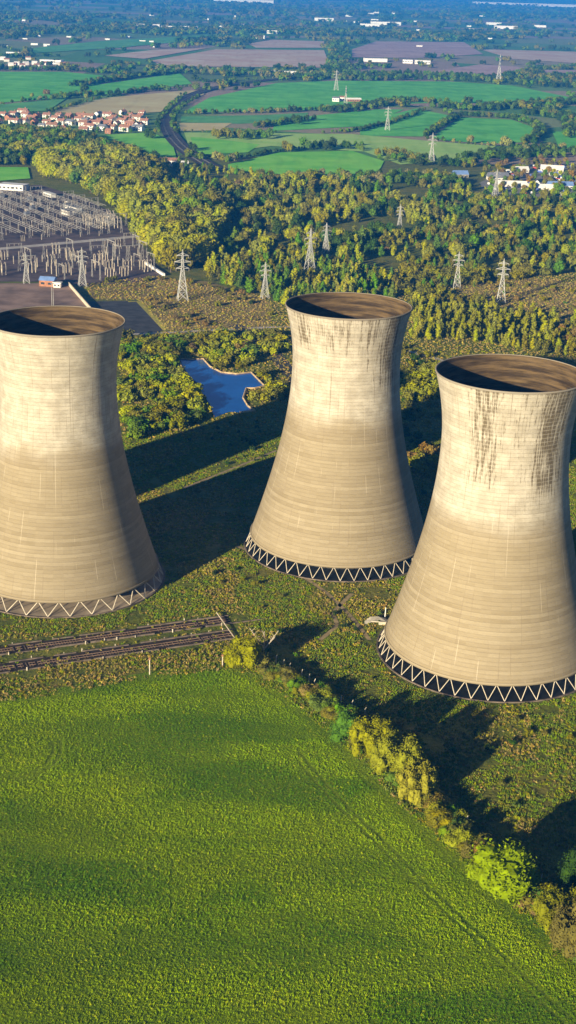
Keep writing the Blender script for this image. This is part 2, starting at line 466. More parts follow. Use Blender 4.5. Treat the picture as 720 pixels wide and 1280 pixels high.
def shell_mesh(mat):
    NS, NZ = 160, 56
    V, Fc, U = [], [], []
    for j in range(NZ + 1):
        z = ZS + (HT - ZS) * j / NZ; r = prof(z)
        for i in range(NS + 1):
            a = -PI + 2 * PI * i / NS
            V.append((r * math.sin(a), -r * math.cos(a), z)); U.append((a * 10, z))
    for j in range(NZ):
        for i in range(NS):
            k = j * (NS + 1) + i
            Fc.append((k, k + 1, k + NS + 2, k + NS + 1))
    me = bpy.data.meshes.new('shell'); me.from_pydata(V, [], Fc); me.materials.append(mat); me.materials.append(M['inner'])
    uvl = me.uv_layers.new(name='UVMap')
    vi = np.empty(len(me.loops), dtype=np.int32); me.loops.foreach_get('vertex_index', vi)
    uvl.data.foreach_set('uv', np.array(U, dtype=np.float32)[vi].ravel())
    # weld the seam, then add the inner face and the two lips
    bm = bmesh.new(); bm.from_mesh(me)
    bmesh.ops.remove_doubles(bm, verts=bm.verts, dist=.001)
    outer = list(bm.faces); ul = bm.loops.layers.uv.active
    rings = {}
    for part, (z0, z1) in (('in', (ZS, HT)),):
        prev = None
        for j in range(NZ + 1):
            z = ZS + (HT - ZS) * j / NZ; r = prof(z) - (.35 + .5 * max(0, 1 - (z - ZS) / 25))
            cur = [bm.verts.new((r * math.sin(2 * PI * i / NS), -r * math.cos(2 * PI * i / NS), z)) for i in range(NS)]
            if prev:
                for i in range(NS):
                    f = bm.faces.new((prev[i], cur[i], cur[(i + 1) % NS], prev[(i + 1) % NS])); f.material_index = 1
            else: rings['lo'] = cur
            prev = cur
        rings['hi'] = prev
    # lips: a ledge that stands a little proud
    for key, z, dr in (('hi', HT, .14), ('lo', ZS, .2)):
        r = prof(z)
        sg = 1 if key == 'hi' else -1
        prf = [(r - .36, z), (r - .36, z + sg * .15), (r + dr, z + sg * .15), (r + dr, z - sg * .3), (r - .02, z - sg * .4)]
        if key == 'lo': prf = [(r - .86, z), (r - .86, z - .3), (r + dr, z - .3), (r + dr, z + .5), (r - .05, z + .6)]
        prev = None
        for (rr_, zz) in prf:
            cur = [bm.verts.new((rr_ * math.sin(2 * PI * i / NS), -rr_ * math.cos(2 * PI * i / NS), zz)) for i in range(NS)]
            if prev:
                for i in range(NS):
                    f = bm.faces.new((prev[i], prev[(i + 1) % NS], cur[(i + 1) % NS], cur[i]))
                    for l in f.loops: l[ul].uv = (0, 90.7 if key == 'hi' else 8)
            prev = cur
    for f in bm.faces: f.smooth = True
    bm.to_mesh(me); bm.free()
    return me

def cooling_tower(pos, label, mat, nv, basin, leg_r):
    root = empty('cooling_tower', (pos[0], pos[1], 0), -math.atan2(pos[0], pos[1]))
    tag(root, label, 'cooling tower', 'the cooling towers')
    link('shell', shell_mesh(mat), root)
    RG = RB + 1.7
    # one leg leaning each way; the rest are copies turned about the axis
    for s in (-1, 1):
        da = s * PI / nv
        p = Vector((RG * math.sin(0), -RG, .2)); q = Vector(((RB - .35) * math.sin(da), -(RB - .35) * math.cos(da), ZS - .1))
        me = MB().bar(p, q, leg_r, leg_r * .9, 6).mesh('leg', M['leg'])
        for k in range(nv):
            l = link('leg', me, root); l.rotation_euler.z = 2 * PI * (k + .25) / nv
    # basin: a ring kerb and its floor
    NS = 96; V, Fc = [], []
    for r, z in ((RG + .75, 0), (RG + .75, .35), (RG + .3, .35), (RG + .3, .12)):
        for i in range(NS): V.append((r * math.cos(2 * PI * i / NS), r * math.sin(2 * PI * i / NS), z))
    for j in range(3):
        for i in range(NS): Fc.append((j * NS + i, j * NS + (i + 1) % NS, (j + 1) * NS + (i + 1) % NS, (j + 1) * NS + i))
    link('basin_kerb', mesh_from('basin_kerb', V, Fc, M['wall_old']), root)
    V = [(0, 0, .15)] + [((RG + .32) * math.cos(2 * PI * i / NS), (RG + .32) * math.sin(2 * PI * i / NS), .15) for i in range(NS)]
    link('basin_floor', mesh_from('basin_floor', V, [(0, 1 + i, 1 + (i + 1) % NS) for i in range(NS)], basin), root)
    # near-black packing drum, added to paint the shade behind the legs
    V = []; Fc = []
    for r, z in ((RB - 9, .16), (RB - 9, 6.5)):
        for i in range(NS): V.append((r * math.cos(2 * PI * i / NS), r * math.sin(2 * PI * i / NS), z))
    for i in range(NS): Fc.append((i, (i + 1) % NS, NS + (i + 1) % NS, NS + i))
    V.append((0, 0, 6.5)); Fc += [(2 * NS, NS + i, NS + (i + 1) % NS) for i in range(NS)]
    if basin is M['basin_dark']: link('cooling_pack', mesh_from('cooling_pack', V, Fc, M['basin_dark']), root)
    return root

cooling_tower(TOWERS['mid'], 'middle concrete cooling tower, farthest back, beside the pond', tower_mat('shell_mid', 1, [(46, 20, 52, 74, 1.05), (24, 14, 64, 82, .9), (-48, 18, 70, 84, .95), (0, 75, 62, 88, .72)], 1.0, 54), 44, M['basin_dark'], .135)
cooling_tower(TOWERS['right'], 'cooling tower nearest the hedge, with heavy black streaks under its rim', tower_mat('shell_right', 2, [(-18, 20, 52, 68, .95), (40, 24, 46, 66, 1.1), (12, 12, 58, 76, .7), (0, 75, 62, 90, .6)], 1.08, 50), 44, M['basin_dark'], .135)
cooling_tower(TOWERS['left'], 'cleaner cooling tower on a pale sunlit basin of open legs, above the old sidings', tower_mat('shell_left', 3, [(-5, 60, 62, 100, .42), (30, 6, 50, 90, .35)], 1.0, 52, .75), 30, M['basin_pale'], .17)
cooling_tower(TOWERS['off'], 'cooling tower outside the left edge, seen only by its shadow beside the pond', tower_mat('shell_off', 4, [(0, 60, 62, 100, .4)], 1.0, 52), 30, M['basin_pale'], .17)

# ------------------------------------------------------------------ pond
pond_px = [(222, 449), (240, 450), (254, 449), (263, 459), (277, 466), (296, 468), (314, 466), (322, 474), (331, 483), (318, 486), (308, 486), (304, 498), (310, 508), (318, 514), (300, 516), (286, 515), (268, 522), (262, 505), (248, 484), (232, 468)]
pond_w = [tuple(p) for p in PX(pond_px)]
def water_mat():
    t = NT('pond_water'); p = t.pos()
    t.col(t.mix(t.ramp(t.noise(p, .06, 3), .4, .7), (.004, .085, .36), (.008, .11, .44)))  # the sky's blue reflection is put into the base colour
    t.b.inputs['Roughness'].default_value = .15; t.b.inputs['Specular IOR Level'].default_value = .3
    t.bump(t.noise(p, .5, 3), .05, .3)
    return t.m
ribbon('pond_mud', [*[Vector(q) for q in pond_w[18:]], *[Vector(q) for q in pond_w[:2]]], 3.0, .16, plain('dark_mud', (.06, .05, .025)), 4)
sheet('pond', pond_w, .12, water_mat())
bank = MB()
N_ = len(pond_w)
for i in range(N_):
    if i in (14, 15, 16, 17, 18): continue
    a, b = Vector(pond_w[i]), Vector(pond_w[(i + 1) % N_])
    bank.bar((a.x, a.y, .25), (b.x, b.y, .25), .55, .55, 6)
o = bank.build('pond_bank', plain('dry_bank', (.45, .33, .18), .9, .3, .4)); o['kind'] = 'structure'

# ------------------------------------------------------------------ foliage meshes
ICO = bmesh.new(); bmesh.ops.create_icosphere(ICO, subdivisions=2, radius=1)
ICV = np.array([v.co[:] for v in ICO.verts]); ICF = [[v.index for v in f.verts] for f in ICO.faces]; ICO.free()
ICO = bmesh.new(); bmesh.ops.create_icosphere(ICO, subdivisions=1, radius=1)
ICV1 = np.array([v.co[:] for v in ICO.verts]); ICF1 = [[v.index for v in f.verts] for f in ICO.faces]; ICO.free()

def crown(name, seed, mat, kind, leaves, size, nl, lod=1):
    """a crown of height 1: leafy lobes round dark cores. size = leaf-spray size"""
    g = np.random.default_rng(seed); L = []
    for i in range(nl):
        h = (i + g.uniform(0, .8)) / nl
        if kind == 'round': zc = .28 + .50 * h; rad = .33 * math.sqrt(max(.05, 1 - (2 * h - .9) ** 2 * .9)); lr = g.uniform(.15, .23)
        elif kind == 'tall': zc = .18 + .68 * h; rad = .15 * (1 - h * .7); lr = g.uniform(.11, .16) * (1.1 - .45 * h)
        elif kind == 'cone': zc = .14 + .78 * h; rad = .15 * (1 - h); lr = .19 * (1 - h) + .05
        elif kind == 'bush': zc = .25 + .42 * h; rad = .50; lr = g.uniform(.22, .34)
        elif kind == 'plume': zc = .30 + .30 * g.random(); rad = .44; lr = g.uniform(.085, .15)
        else: zc = .3 + .5 * h; rad = .55 * (1 - .5 * h); lr = g.uniform(.16, .26)      # 'mound'
        a = g.uniform(0, 2 * PI) if kind != 'round' else i * 2.4 + g.uniform(-.4, .4)
        rr_ = rad * math.sqrt(g.uniform(.15, 1))
        L.append((np.array([rr_ * math.cos(a), rr_ * math.sin(a), zc]), lr * g.uniform(.85, 1.15), lr * g.uniform(.8, 1.3)))
    if kind == 'round': L.append((np.array([0, 0, .5]), .27, .3))
    if kind == 'plume': L = [(np.array([c[0], c[1], c[2] * (1.15 - .9 * (c[0] ** 2 + c[1] ** 2))]), a_, a_ * g.uniform(1.2, 2.1)) for c, a_, b_ in L] + [(np.array([0, 0, .4]), .3, .36)]
    V, Fc = [], []; nv = 0
    iv, iff = (ICV, ICF) if lod > 1 else (ICV1, ICF1)
    for c, r, rz in L:
        P = iv * np.array([r, r, rz]) * .80 * (1 + g.uniform(-.16, .16, (len(iv), 1))) + c
        V.append(P); Fc += [[nv + k for k in f] for f in iff]; nv += len(P)
    wts = np.array([l[1] ** 2 for l in L]); wts /= wts.sum()
    for li in g.choice(len(L), leaves, p=wts):
        c, r, rz = L[li]
        d = g.normal(size=3); d[2] = d[2] * .9 + .25; d /= np.linalg.norm(d)
        p = c + d * np.array([r, r, rz]) * (g.uniform(.78, 1.16) if g.random() < .75 else g.uniform(1.1, 1.42))
        if p[2] < .02: continue
        nrm = d + g.normal(size=3) * .55; nrm /= np.linalg.norm(nrm)
        a = np.cross(nrm, g.normal(size=3)); a /= np.linalg.norm(a); b = np.cross(nrm, a)
        s1 = size * g.uniform(.6, 1.3); s2 = s1 * g.uniform(.45, .8)
        V.append(np.array([p - a * s1, p - b * s2 + nrm * s2 * .3, p + a * s1, p + b * s2 * g.uniform(.5, 1)]))
        Fc.append([nv, nv + 1, nv + 2, nv + 3]); nv += 4
    V = np.concatenate(V)
    me = mesh_from(name, V, Fc, mat)
    return me

def trunk_mesh(name, seed, h=.5, r=.03, limbs=4):
    g = random.Random(seed); m_ = MB()
    top = Vector((g.uniform(-.03, .03), g.uniform(-.03, .03), h))
    m_.bar((0, 0, 0), (0, 0, h * .4), r, r * .75, 6); m_.bar((0, 0, h * .4), top, r * .75, r * .35, 6)
    for i in range(limbs):
        a = g.uniform(0, 6.28); z = h * g.uniform(.35, .8)
        m_.bar((0, 0, z), (.2 * math.cos(a), .2 * math.sin(a), z + .2), r * .4, r * .12, 4)
    return m_.mesh(name, M['bark'])

def tuft(name, seed, mat, n, wd, h):
    g = random.Random(seed); V, Fc = [], []
    for i in range(n):
        a = g.uniform(0, 6.28); r = wd * math.sqrt(g.random()); x, y = r * math.cos(a), r * math.sin(a)
        b = g.uniform(0, 6.28); ww = g.uniform(.10, .22) * wd * 1.6; lx, ly = g.uniform(-.5, .5) * h, g.uniform(-.5, .5) * h
        hh = h * g.uniform(.6, 1.2)
        k = len(V)
        V += [(x - ww * math.cos(b), y - ww * math.sin(b), 0), (x + ww * math.cos(b), y + ww * math.sin(b), 0),
              (x + lx + ww * .35 * math.cos(b), y + ly + ww * .35 * math.sin(b), hh), (x + lx - ww * .3 * math.cos(b), y + ly - ww * .3 * math.sin(b), hh * .9)]
        Fc.append((k, k + 1, k + 2, k + 3))
    return mesh_from(name, V, Fc, mat)

# ------------------------------------------------------------------ scatter as instanced 'stuff'
def scatter(name, pts, sources, label, cat):
    """pts: rows x, y, z, scale, index. Leaves and grass nobody could count, one object."""
    pts = np.asarray(pts, dtype=np.float32)
    me = bpy.data.meshes.new(name); me.vertices.add(len(pts)); me.vertices.foreach_set('co', pts[:, :3].ravel())
    for nm, arr, ty in (('scl', pts[:, 3], 'FLOAT'), ('rot', np.random.default_rng(len(pts)).uniform(0, 6.28, len(pts)).astype(np.float32), 'FLOAT'), ('idx', pts[:, 4].astype(np.int32), 'INT')):
        at_ = me.attributes.new(nm, ty, 'POINT'); at_.data.foreach_set('value', arr)
    o = link(name, me)
    ng = bpy.data.node_groups.new(name, 'GeometryNodeTree')
    ng.interface.new_socket('Geometry', in_out='INPUT', socket_type='NodeSocketGeometry')
    ng.interface.new_socket('Geometry', in_out='OUTPUT', socket_type='NodeSocketGeometry')
    n, l = ng.nodes, ng.links
    gi, go = n.new('NodeGroupInput'), n.new('NodeGroupOutput')
    iop = n.new('GeometryNodeInstanceOnPoints'); l.new(gi.outputs[0], iop.inputs['Points'])
    g2 = n.new('GeometryNodeGeometryToInstance')
    for src in reversed(sources):
        so_ = bpy.data.objects.new(name + '_source', src)
        oi = n.new('GeometryNodeObjectInfo'); oi.inputs['Object'].default_value = so_; oi.inputs['As Instance'].default_value = False
        gt = n.new('GeometryNodeGeometryToInstance'); l.new(oi.outputs['Geometry'], gt.inputs[0])
        if 'j' not in locals(): j = n.new('GeometryNodeJoinGeometry')
        l.new(gt.outputs[0], j.inputs[0])
    n.remove(g2)
    l.new(j.outputs[0], iop.inputs['Instance']); iop.inputs['Pick Instance'].default_value = True
    def attr(nm, ty):
        a = n.new('GeometryNodeInputNamedAttribute'); a.data_type = ty; a.inputs['Name'].default_value = nm; return a.outputs['Attribute']
    l.new(attr('idx', 'INT'), iop.inputs['Instance Index'])
    cx = n.new('ShaderNodeCombineXYZ'); l.new(attr('rot', 'FLOAT'), cx.inputs[2])
    er = n.new('FunctionNodeEulerToRotation'); l.new(cx.outputs[0], er.inputs[0]); l.new(er.outputs[0], iop.inputs['Rotation'])
    l.new(attr('scl', 'FLOAT'), iop.inputs['Scale'])
    l.new(iop.outputs[0], go.inputs[0])
    md = o.modifiers.new('scatter', 'NODES'); md.node_group = ng
    tag(o, label, cat, kind='stuff')
    return o

def inside(poly, x, y):
    """vectorised point in polygon"""
    r = np.zeros(len(x), bool); n = len(poly)
    for i in range(n):
        x1, y1 = poly[i]; x2, y2 = poly[(i + 1) % n]
        if y1 == y2: continue
        c = ((y1 > y) != (y2 > y)) & (x < (x2 - x1) * (y - y1) / (y2 - y1) + x1)
        r ^= c
    return r
def fill(poly, sp, seed, jit=.85):
    g = np.random.default_rng(seed); P = np.array(poly)
    x0, y0 = P.min(0); x1, y1 = P.max(0)
    X, Y = np.meshgrid(np.arange(x0, x1, sp), np.arange(y0, y1, sp)); X = X.ravel(); Y = Y.ravel()
    X = X + g.uniform(-.5, .5, len(X)) * sp * jit * 1.2; Y = Y + g.uniform(-.5, .5, len(Y)) * sp * jit * 1.2
    k = inside(poly, X, Y)
    return X[k], Y[k]
def vnoise(x, y, s, seed):
    """smooth value noise 0..1"""
    g = np.random.default_rng(seed); T = g.random((64, 64)); out = 0; amp = 1; tot = 0
    for o_ in range(3):
        u = x / s + 17.3 * o_; v = y / s + 9.1 * o_; i = np.floor(u).astype(int); j = np.floor(v).astype(int); fu = u - i; fv = v - j
        fu = fu * fu * (3 - 2 * fu); fv = fv * fv * (3 - 2 * fv)
        a = T[i % 64, j % 64]; b = T[(i + 1) % 64, j % 64]; c = T[i % 64, (j + 1) % 64]; d = T[(i + 1) % 64, (j + 1) % 64]
        out = out + amp * ((a * (1 - fu) + b * fu) * (1 - fv) + (c * (1 - fu) + d * fu) * fv); tot += amp; amp *= .5; s = s / 2
    return out / tot

# grass in the crop field
def crop_blade(name, k):
    t = NT(name); p = t.pos(); rd = t.new('ShaderNodeObjectInfo').outputs['Random']
    a = t.noise(t.mul(p, (.3, 1, 1)), .05, 3, .5); b = t.noise(p, .016, 3); f = t.noise(p, .35, 3)
    c = t.mix(t.ramp(a, .41, .58), (.080 * k, .175 * k, .001), (.19 * k, .295 * k, .001))
    c = t.mix(t.ramp(b, .4, .62, 0, .6), c, (.26 * k, .335 * k, .001))
    c = t.mix(t.math('MULTIPLY', t.ramp(f, .45, .7), .35), c, (.08 * k, .17 * k, .002))
    c = t.mix(t.math('MULTIPLY', t.ramp(rd, .85, 1), .5), c, (.42 * k, .42 * k, .02))
    t.col(c); t.b.inputs['Roughness'].default_value = .9; t.b.inputs['Specular IOR Level'].default_value = .03
    return t.m
M['blade'] = crop_blade('crop_blade', 1.3)
M['blade2'] = crop_blade('crop_blade_dark', 1.05)
M['blade3'] = crop_blade('crop_blade_yellow', 1.45)
M['dry'] = leafmat('dry_blade', (.36, .27, .07), .05, .5)
M['rush'] = leafmat('olive_blade', (.22, .215, .008), .06, .5)
M['moss'] = leafmat('green_blade', (.15, .21, .006), .05, .5)
gx, gy = fill([tuple(p) for p in PX([(-20, 1290), (-20, 872), (60, 862), (200, 838), (285, 829), (350, 858), (420, 915), (500, 997), (590, 1080), (680, 1159), (740, 1212), (740, 1290)])], .50, 5)
sel = vnoise(gx, gy * 2.2, 26, 3)
g_ = np.random.default_rng(4)
idx = np.where(g_.random(len(gx)) < np.clip((sel - .30) * 2.2, .22, .80), np.where(g_.random(len(gx)) < .16, 4, g_.integers(0, 2, len(gx))), g_.integers(2, 4, len(gx)))
E_ = np.array([tuple(p) for p in smooth_line(PX(edge_px), 6)])
de = np.full(len(gx), 1e9)
for a_, b_ in zip(E_[:-1], E_[1:]):
    ab = b_ - a_; t_ = np.clip(((gx - a_[0]) * ab[0] + (gy - a_[1]) * ab[1]) / (ab @ ab), 0, 1)
    de = np.minimum(de, np.hypot(gx - a_[0] - t_ * ab[0], gy - a_[1] - t_ * ab[1]))
wob = vnoise(gx, gy, 9, 61) * 2
ctr = at(-6, 940); rr_t = np.hypot(gx - ctr.x, gy - ctr.y)
track = ((np.abs(rr_t - 15.5) < .45) | (np.abs(rr_t - 17.6) < .45)) & (gy < ctr.y + 8) & (gy > ctr.y - 14)
track |= (np.abs(de - 15) < .5) & (gx > 5) | (np.abs(de - 17.2) < .5) & (gx > 5)
pt = at(352, 915); patch = np.hypot((gx - pt.x) / 2.2, gy - pt.y) < 3 + wob * 1.5
idx = np.where((gx > 0) & (de > 6.5) & (de < 14 - wob) & (g_.random(len(gx)) < .4), 4, idx)
idx = np.where(patch | (de < 5 + wob), 3, idx)  # headland strip: its edge shade is painted in with darker tufts
keepc = ~track & ~((de < 3.2 + wob) & (g_.random(len(gx)) < .75))
gx, gy, idx, sel = gx[keepc], gy[keepc], idx[keepc], sel[keepc]
scatter('crop_blades', np.stack([gx, gy, np.full(len(gx), .04), g_.uniform(.5, 1.25, len(gx)) * (.75 + .4 * sel), idx], 1),
        [tuft('blade_a', 1, M['blade'], 9, .28, .34), tuft('blade_b', 2, M['blade'], 9, .3, .24), tuft('blade_c', 3, M['blade2'], 9, .28, .26), tuft('blade_d', 4, M['blade2'], 8, .28, .2), tuft('blade_e', 5, M['blade3'], 8, .26, .30)],
        'short bright green crop covering the foreground field', 'crop')

# rough grass between the towers
TU = [tuft('tussock_a', 11, M['rush'], 16, .8, .7), tuft('tussock_b', 12, M['dry'], 14, .7, .6), tuft('tussock_c', 13, M['moss'], 16, .9, .6), tuft('tussock_d', 14, M['rush'], 12, 1.1, .45), tuft('tussock_e', 15, M['dry'], 10, .6, .9)]
rough_poly = [(p.x, p.y) for p in PX([(-30, 540), (740, 540), (760, 1240), (720, 1205), (680, 1168), (590, 1090), (500, 1006), (420, 925), (350, 868), (285, 838), (200, 846), (60, 870), (-30, 882)])]
def avoid_towers(x, y, pad=0):
    k = np.ones(len(x), bool)
    for q in TOWERS.values(): k &= (x - q[0]) ** 2 + (y - q[1]) ** 2 > (RB + 3.2 + pad) ** 2
    return k
rx, ry = fill(rough_poly, .95, 21)
side_poly = [(p.x, p.y) for p in PX([(-60, 812), (296, 766), (300, 796), (-60, 852)])]
k = avoid_towers(rx, ry) & (~inside(side_poly, rx, ry) | (g_.random(len(rx)) < .12)); rx, ry = rx[k], ry[k]
nn = vnoise(rx, ry, 30, 8); n3 = vnoise(rx, ry, 7, 9)
u_ = g_.random(len(rx))
idx = np.where(nn > .60, np.where(u_ < .35, 1, np.where(u_ < .7, 0, np.where(u_ < .8, 4, 3))), np.where(u_ < .62, 2, np.where(u_ < .8, 0, np.where(u_ < .9, 3, 1))))
tk = np.zeros(len(rx), bool)
for ln in TRK:
    for a_, b_ in zip(ln[:-1], ln[1:]):
        a_, b_ = np.array(a_), np.array(b_); ab = b_ - a_; t_ = np.clip(((rx - a_[0]) * ab[0] + (ry - a_[1]) * ab[1]) / (ab @ ab), 0, 1)
        tk |= np.hypot(rx - a_[0] - t_ * ab[0], ry - a_[1] - t_ * ab[1]) < 1.1
dryp = [(p.x, p.y) for p in PX([(-60, 795), (120, 790), (300, 755), (320, 800), (285, 838), (200, 848), (60, 874), (-60, 890)])]
dk = inside(dryp, rx, ry) & (g_.random(len(rx)) < .7)
idx = np.where(dk, g_.choice([1, 1, 4, 0, 0], len(rx)), idx)
k = (n3 > .30) & ~tk
scatter('rough_grass', np.stack([rx, ry, 0 * rx, g_.uniform(.3, .85, len(rx)) * (.45 + n3), idx], 1)[k], TU, 'rough olive and straw coloured grass between and around the cooling towers', 'grass')
fx, fy = fill([(p.x, p.y) for p in PX([(105, 355), (200, 345), (345, 372), (520, 330), (740, 340), (740, 540), (150, 550), (150, 425), (204, 414), (174, 376), (110, 374)])], 2.4, 23)
k = avoid_towers(fx, fy) & ~inside(pond_w, fx, fy); fx, fy = fx[k], fy[k]
scatter('far_rough_grass', np.stack([fx, fy, 0 * fx, g_.uniform(.45, 1.2, len(fx)), g_.choice([0, 1, 1, 3, 4, 1], len(fx))], 1), TU, 'dry golden grass and low scrub beyond the cooling towers', 'grass')

# ------------------------------------------------------------------ woods: nearest as trees, the rest as stuff
KINDS = {}      # key -> (crown mesh, trunk mesh, category)
def add_kind(key, kind, mat, seed, leaves, size, nl, lod=1, cat='tree', th=.5):
    KINDS[key] = (crown('crown', seed, M[mat], kind, leaves, size, nl, lod), trunk_mesh('trunk', seed, th), cat)
for i, (mt, kd) in enumerate([('yellow', 'round'), ('green', 'round'), ('dark', 'round'), ('olive', 'round'), ('brown', 'round'), ('pale', 'round')]):
    for v_ in range(2): add_kind(mt + '_' + kd + str(v_), kd, mt, 30 + i * 7 + v_, 420, (.045, .06)[v_], (16, 8)[v_])
for i, (mt, kd) in enumerate([('yellow', 'tall'), ('olive', 'tall'), ('green', 'tall'), ('gold', 'tall'), ('yellow', 'cone'), ('green', 'cone')]):
    for v_ in range(2): add_kind(mt + '_' + kd + str(v_), kd, mt, 90 + i * 7 + v_, 260, .05, 9)
for i, mt in enumerate(['yellow', 'olive', 'green', 'gold', 'brown', 'dark']):
    for v_ in range(2): add_kind(mt + '_bush' + str(v_), 'bush', mt, 150 + i * 7 + v_, 230, .11, 6, cat='bush')
KEYS = list(KINDS); KI = {k: i for i, k in enumerate(KEYS)}
WORD = {'yellow': 'yellow-green', 'green': 'mid green', 'dark': 'dark green', 'olive': 'olive green', 'brown': 'russet', 'pale': 'pale grey-green', 'gold': 'golden'}
SHAPE = {'round': 'round tree', 'tall': 'slender tree', 'cone': 'conical tree', 'bush': 'bush'}
PLANTS = []     # x, y, h, key, zone
def zone(px, sp, mix, h0, h1, where, seed, thr=None, nscale=40, world=None, patch=None):
    poly = world or [tuple(p) for p in PX(px)]
    x, y = fill(poly, sp, seed)
    k = avoid_towers(x, y, 2); x, y = x[k], y[k]
    if thr is not None: k = vnoise(x, y, nscale, seed + 1) > thr; x, y = x[k], y[k]
    g = np.random.default_rng(seed); ks = list(mix); W = np.array([mix[q] for q in ks], float); W /= W.sum()
    # kinds stand in drifts
    nz = vnoise(x, y, 28, seed + 5); nz = np.argsort(np.argsort(nz)) / max(1, len(nz))
    cum = np.cumsum(W); 
    for i in range(len(x)):
        u = nz[i] * .75 + g.random() * .25 if g.random() < .88 else g.random()
        kk = ks[min(int(np.searchsorted(cum, u)), len(ks) - 1)] + str(g.integers(0, 2))
        h = h0 + (h1 - h0) * g.random() ** 1.4 * (1.25 if g.random() < .12 else 1)
        PLANTS.append((x[i], y[i], h, kk, where))

zone([(-40, 146), (20, 142), (80, 146), (182, 142), (184, 166), (130, 171), (70, 171), (40, 160), (-40, 168)], 15, {'dark_round': 3, 'green_round': 2, 'olive_round': 1}, 4, 7.5, 'among the distant houses', 299, .42, 30)
zone([(148, 424), (226, 424), (224, 448), (236, 476), (250, 494), (266, 522), (230, 534), (166, 549), (150, 520)], 4.6, {'olive_bush': 3, 'green_bush': 2, 'yellow_bush': 3, 'brown_bush': .7}, 2.6, 6.5, 'in the scrub left of the pond', 301, .33, 16)
zone([(226, 422), (352, 420), (366, 470), (364, 496), (330, 502), (312, 502), (308, 492), (336, 484), (318, 462), (270, 462), (258, 446), (226, 444)], 4.6, {'olive_bush': 3, 'yellow_bush': 3, 'green_bush': 1, 'brown_bush': 1}, 2.4, 6, 'on the bank right of the pond', 302, .42, 16)
zone([(108, 350), (206, 347), (260, 352), (340, 378), (345, 404), (210, 410), (175, 372)], 9, {'brown_bush': 3, 'olive_bush': 3, 'dark_bush': 1}, 1.5, 4, 'on the dry grass by the pylon', 303, .45, 20)
zone([(55, 222), (42, 207), (80, 196), (165, 200), (190, 225), (205, 245), (262, 250), (284, 262), (284, 290), (262, 330), (212, 345), (168, 296), (165, 282), (130, 250), (95, 232)], 8.6, {'yellow_round': 4, 'yellow_tall': 3, 'olive_round': 1.5, 'green_round': 1}, 14, 22, 'in the wood behind the substation', 304)
zone([(-60, 168), (60, 168), (110, 172), (150, 192), (205, 205), (215, 240), (170, 202), (80, 197), (40, 207), (-60, 207)], 9, {'yellow_round': 3, 'green_round': 2, 'dark_round': 2, 'olive_round': 2}, 9, 15, 'in the wood below the housing estate', 305)
zone([(205, 205), (290, 216), (360, 226), (480, 236), (560, 226), (610, 246), (780, 258), (780, 330), (700, 345), (620, 335), (500, 320), (440, 330), (360, 330), (284, 325), (284, 262), (262, 250)], 7.6, {'green_round': 2.5, 'dark_round': 1.6, 'green_tall': 2.2, 'olive_tall': 1.6, 'olive_round': 2, 'yellow_round': 1.8, 'yellow_tall': 2.6, 'green_cone': 1.6, 'brown_round': .5}, 4, 14, 'in the broad wood', 306, .39, 38)
zone([(255, 318), (300, 326), (420, 328), (480, 345), (500, 372), (360, 385), (330, 378), (262, 352)], 6.2, {'yellow_cone': 3, 'green_cone': 2, 'olive_tall': 2, 'green_tall': 1.5}, 7, 14, 'in the young wood', 307, .28, 30)
zone([(500, 322), (640, 338), (700, 346), (600, 352), (585, 372), (520, 380), (505, 372)], 7, {'olive_round': 2, 'green_tall': 2, 'olive_bush': 3, 'yellow_tall': 1}, 4, 9, 'in scrub by two pylons', 308, .3, 30)
zone([(512, 378), (590, 372), (645, 388), (700, 404), (790, 415), (790, 452), (700, 448), (640, 436), (560, 424), (512, 428)], 5.6, {'gold_tall': 3, 'yellow_tall': 3, 'olive_tall': 2, 'brown_round': .6}, 6, 11, 'in the golden belt', 309, .22, 24)
zone([(590, 345), (790, 372), (790, 415), (700, 404), (640, 388), (590, 372)], 14, {'olive_bush': 2, 'brown_bush': 1, 'green_bush': 1}, 2, 4, 'on the dry meadow at the right', 310, .4, 30)
zone([(500, 470), (548, 455), (552, 500), (504, 506)], 5, {'gold_bush': 2, 'yellow_bush': 2}, 3, 7, 'in the sunlit clump between two towers', 311)
zone([(512, 572), (545, 560), (545, 580), (516, 600)], 5, {'gold_bush': 2, 'brown_bush': 1}, 3, 6, 'in the small clump between towers', 312)
zone([(500, 432), (545, 445), (552, 470), (552, 700), (500, 700)], 8, {'olive_bush': 2, 'dark_bush': 2}, 2, 4, 'in the shaded gap between two towers', 313, .4, 20)
zone([(170, 560), (300, 520), (350, 500), (340, 560), (300, 640), (200, 660)], 9, {'dark_bush': 2, 'olive_bush': 1}, 1.2, 2.6, 'on the shaded grass below the pond', 314, .52, 18)
zone([(285, 640), (285, 700), (430, 770), (480, 700), (500, 760), (470, 830), (600, 890), (720, 900), (730, 1080), (640, 1020), (560, 960), (480, 900), (400, 850), (330, 810), (250, 770)], 8.5, {'olive_bush': 3, 'dark_bush': 1, 'green_bush': 1.5, 'brown_bush': 1}, .8, 2.0, 'in scrub beside the hedge', 315, .52, 12)
zone([(600, 212), (660, 200), (790, 205), (790, 256), (700, 248), (612, 243)], 17, {'green_round': 2, 'yellow_round': 1, 'brown_round': 1, 'olive_round': 2}, 6, 10, 'among the sheds and vans on the right', 316)
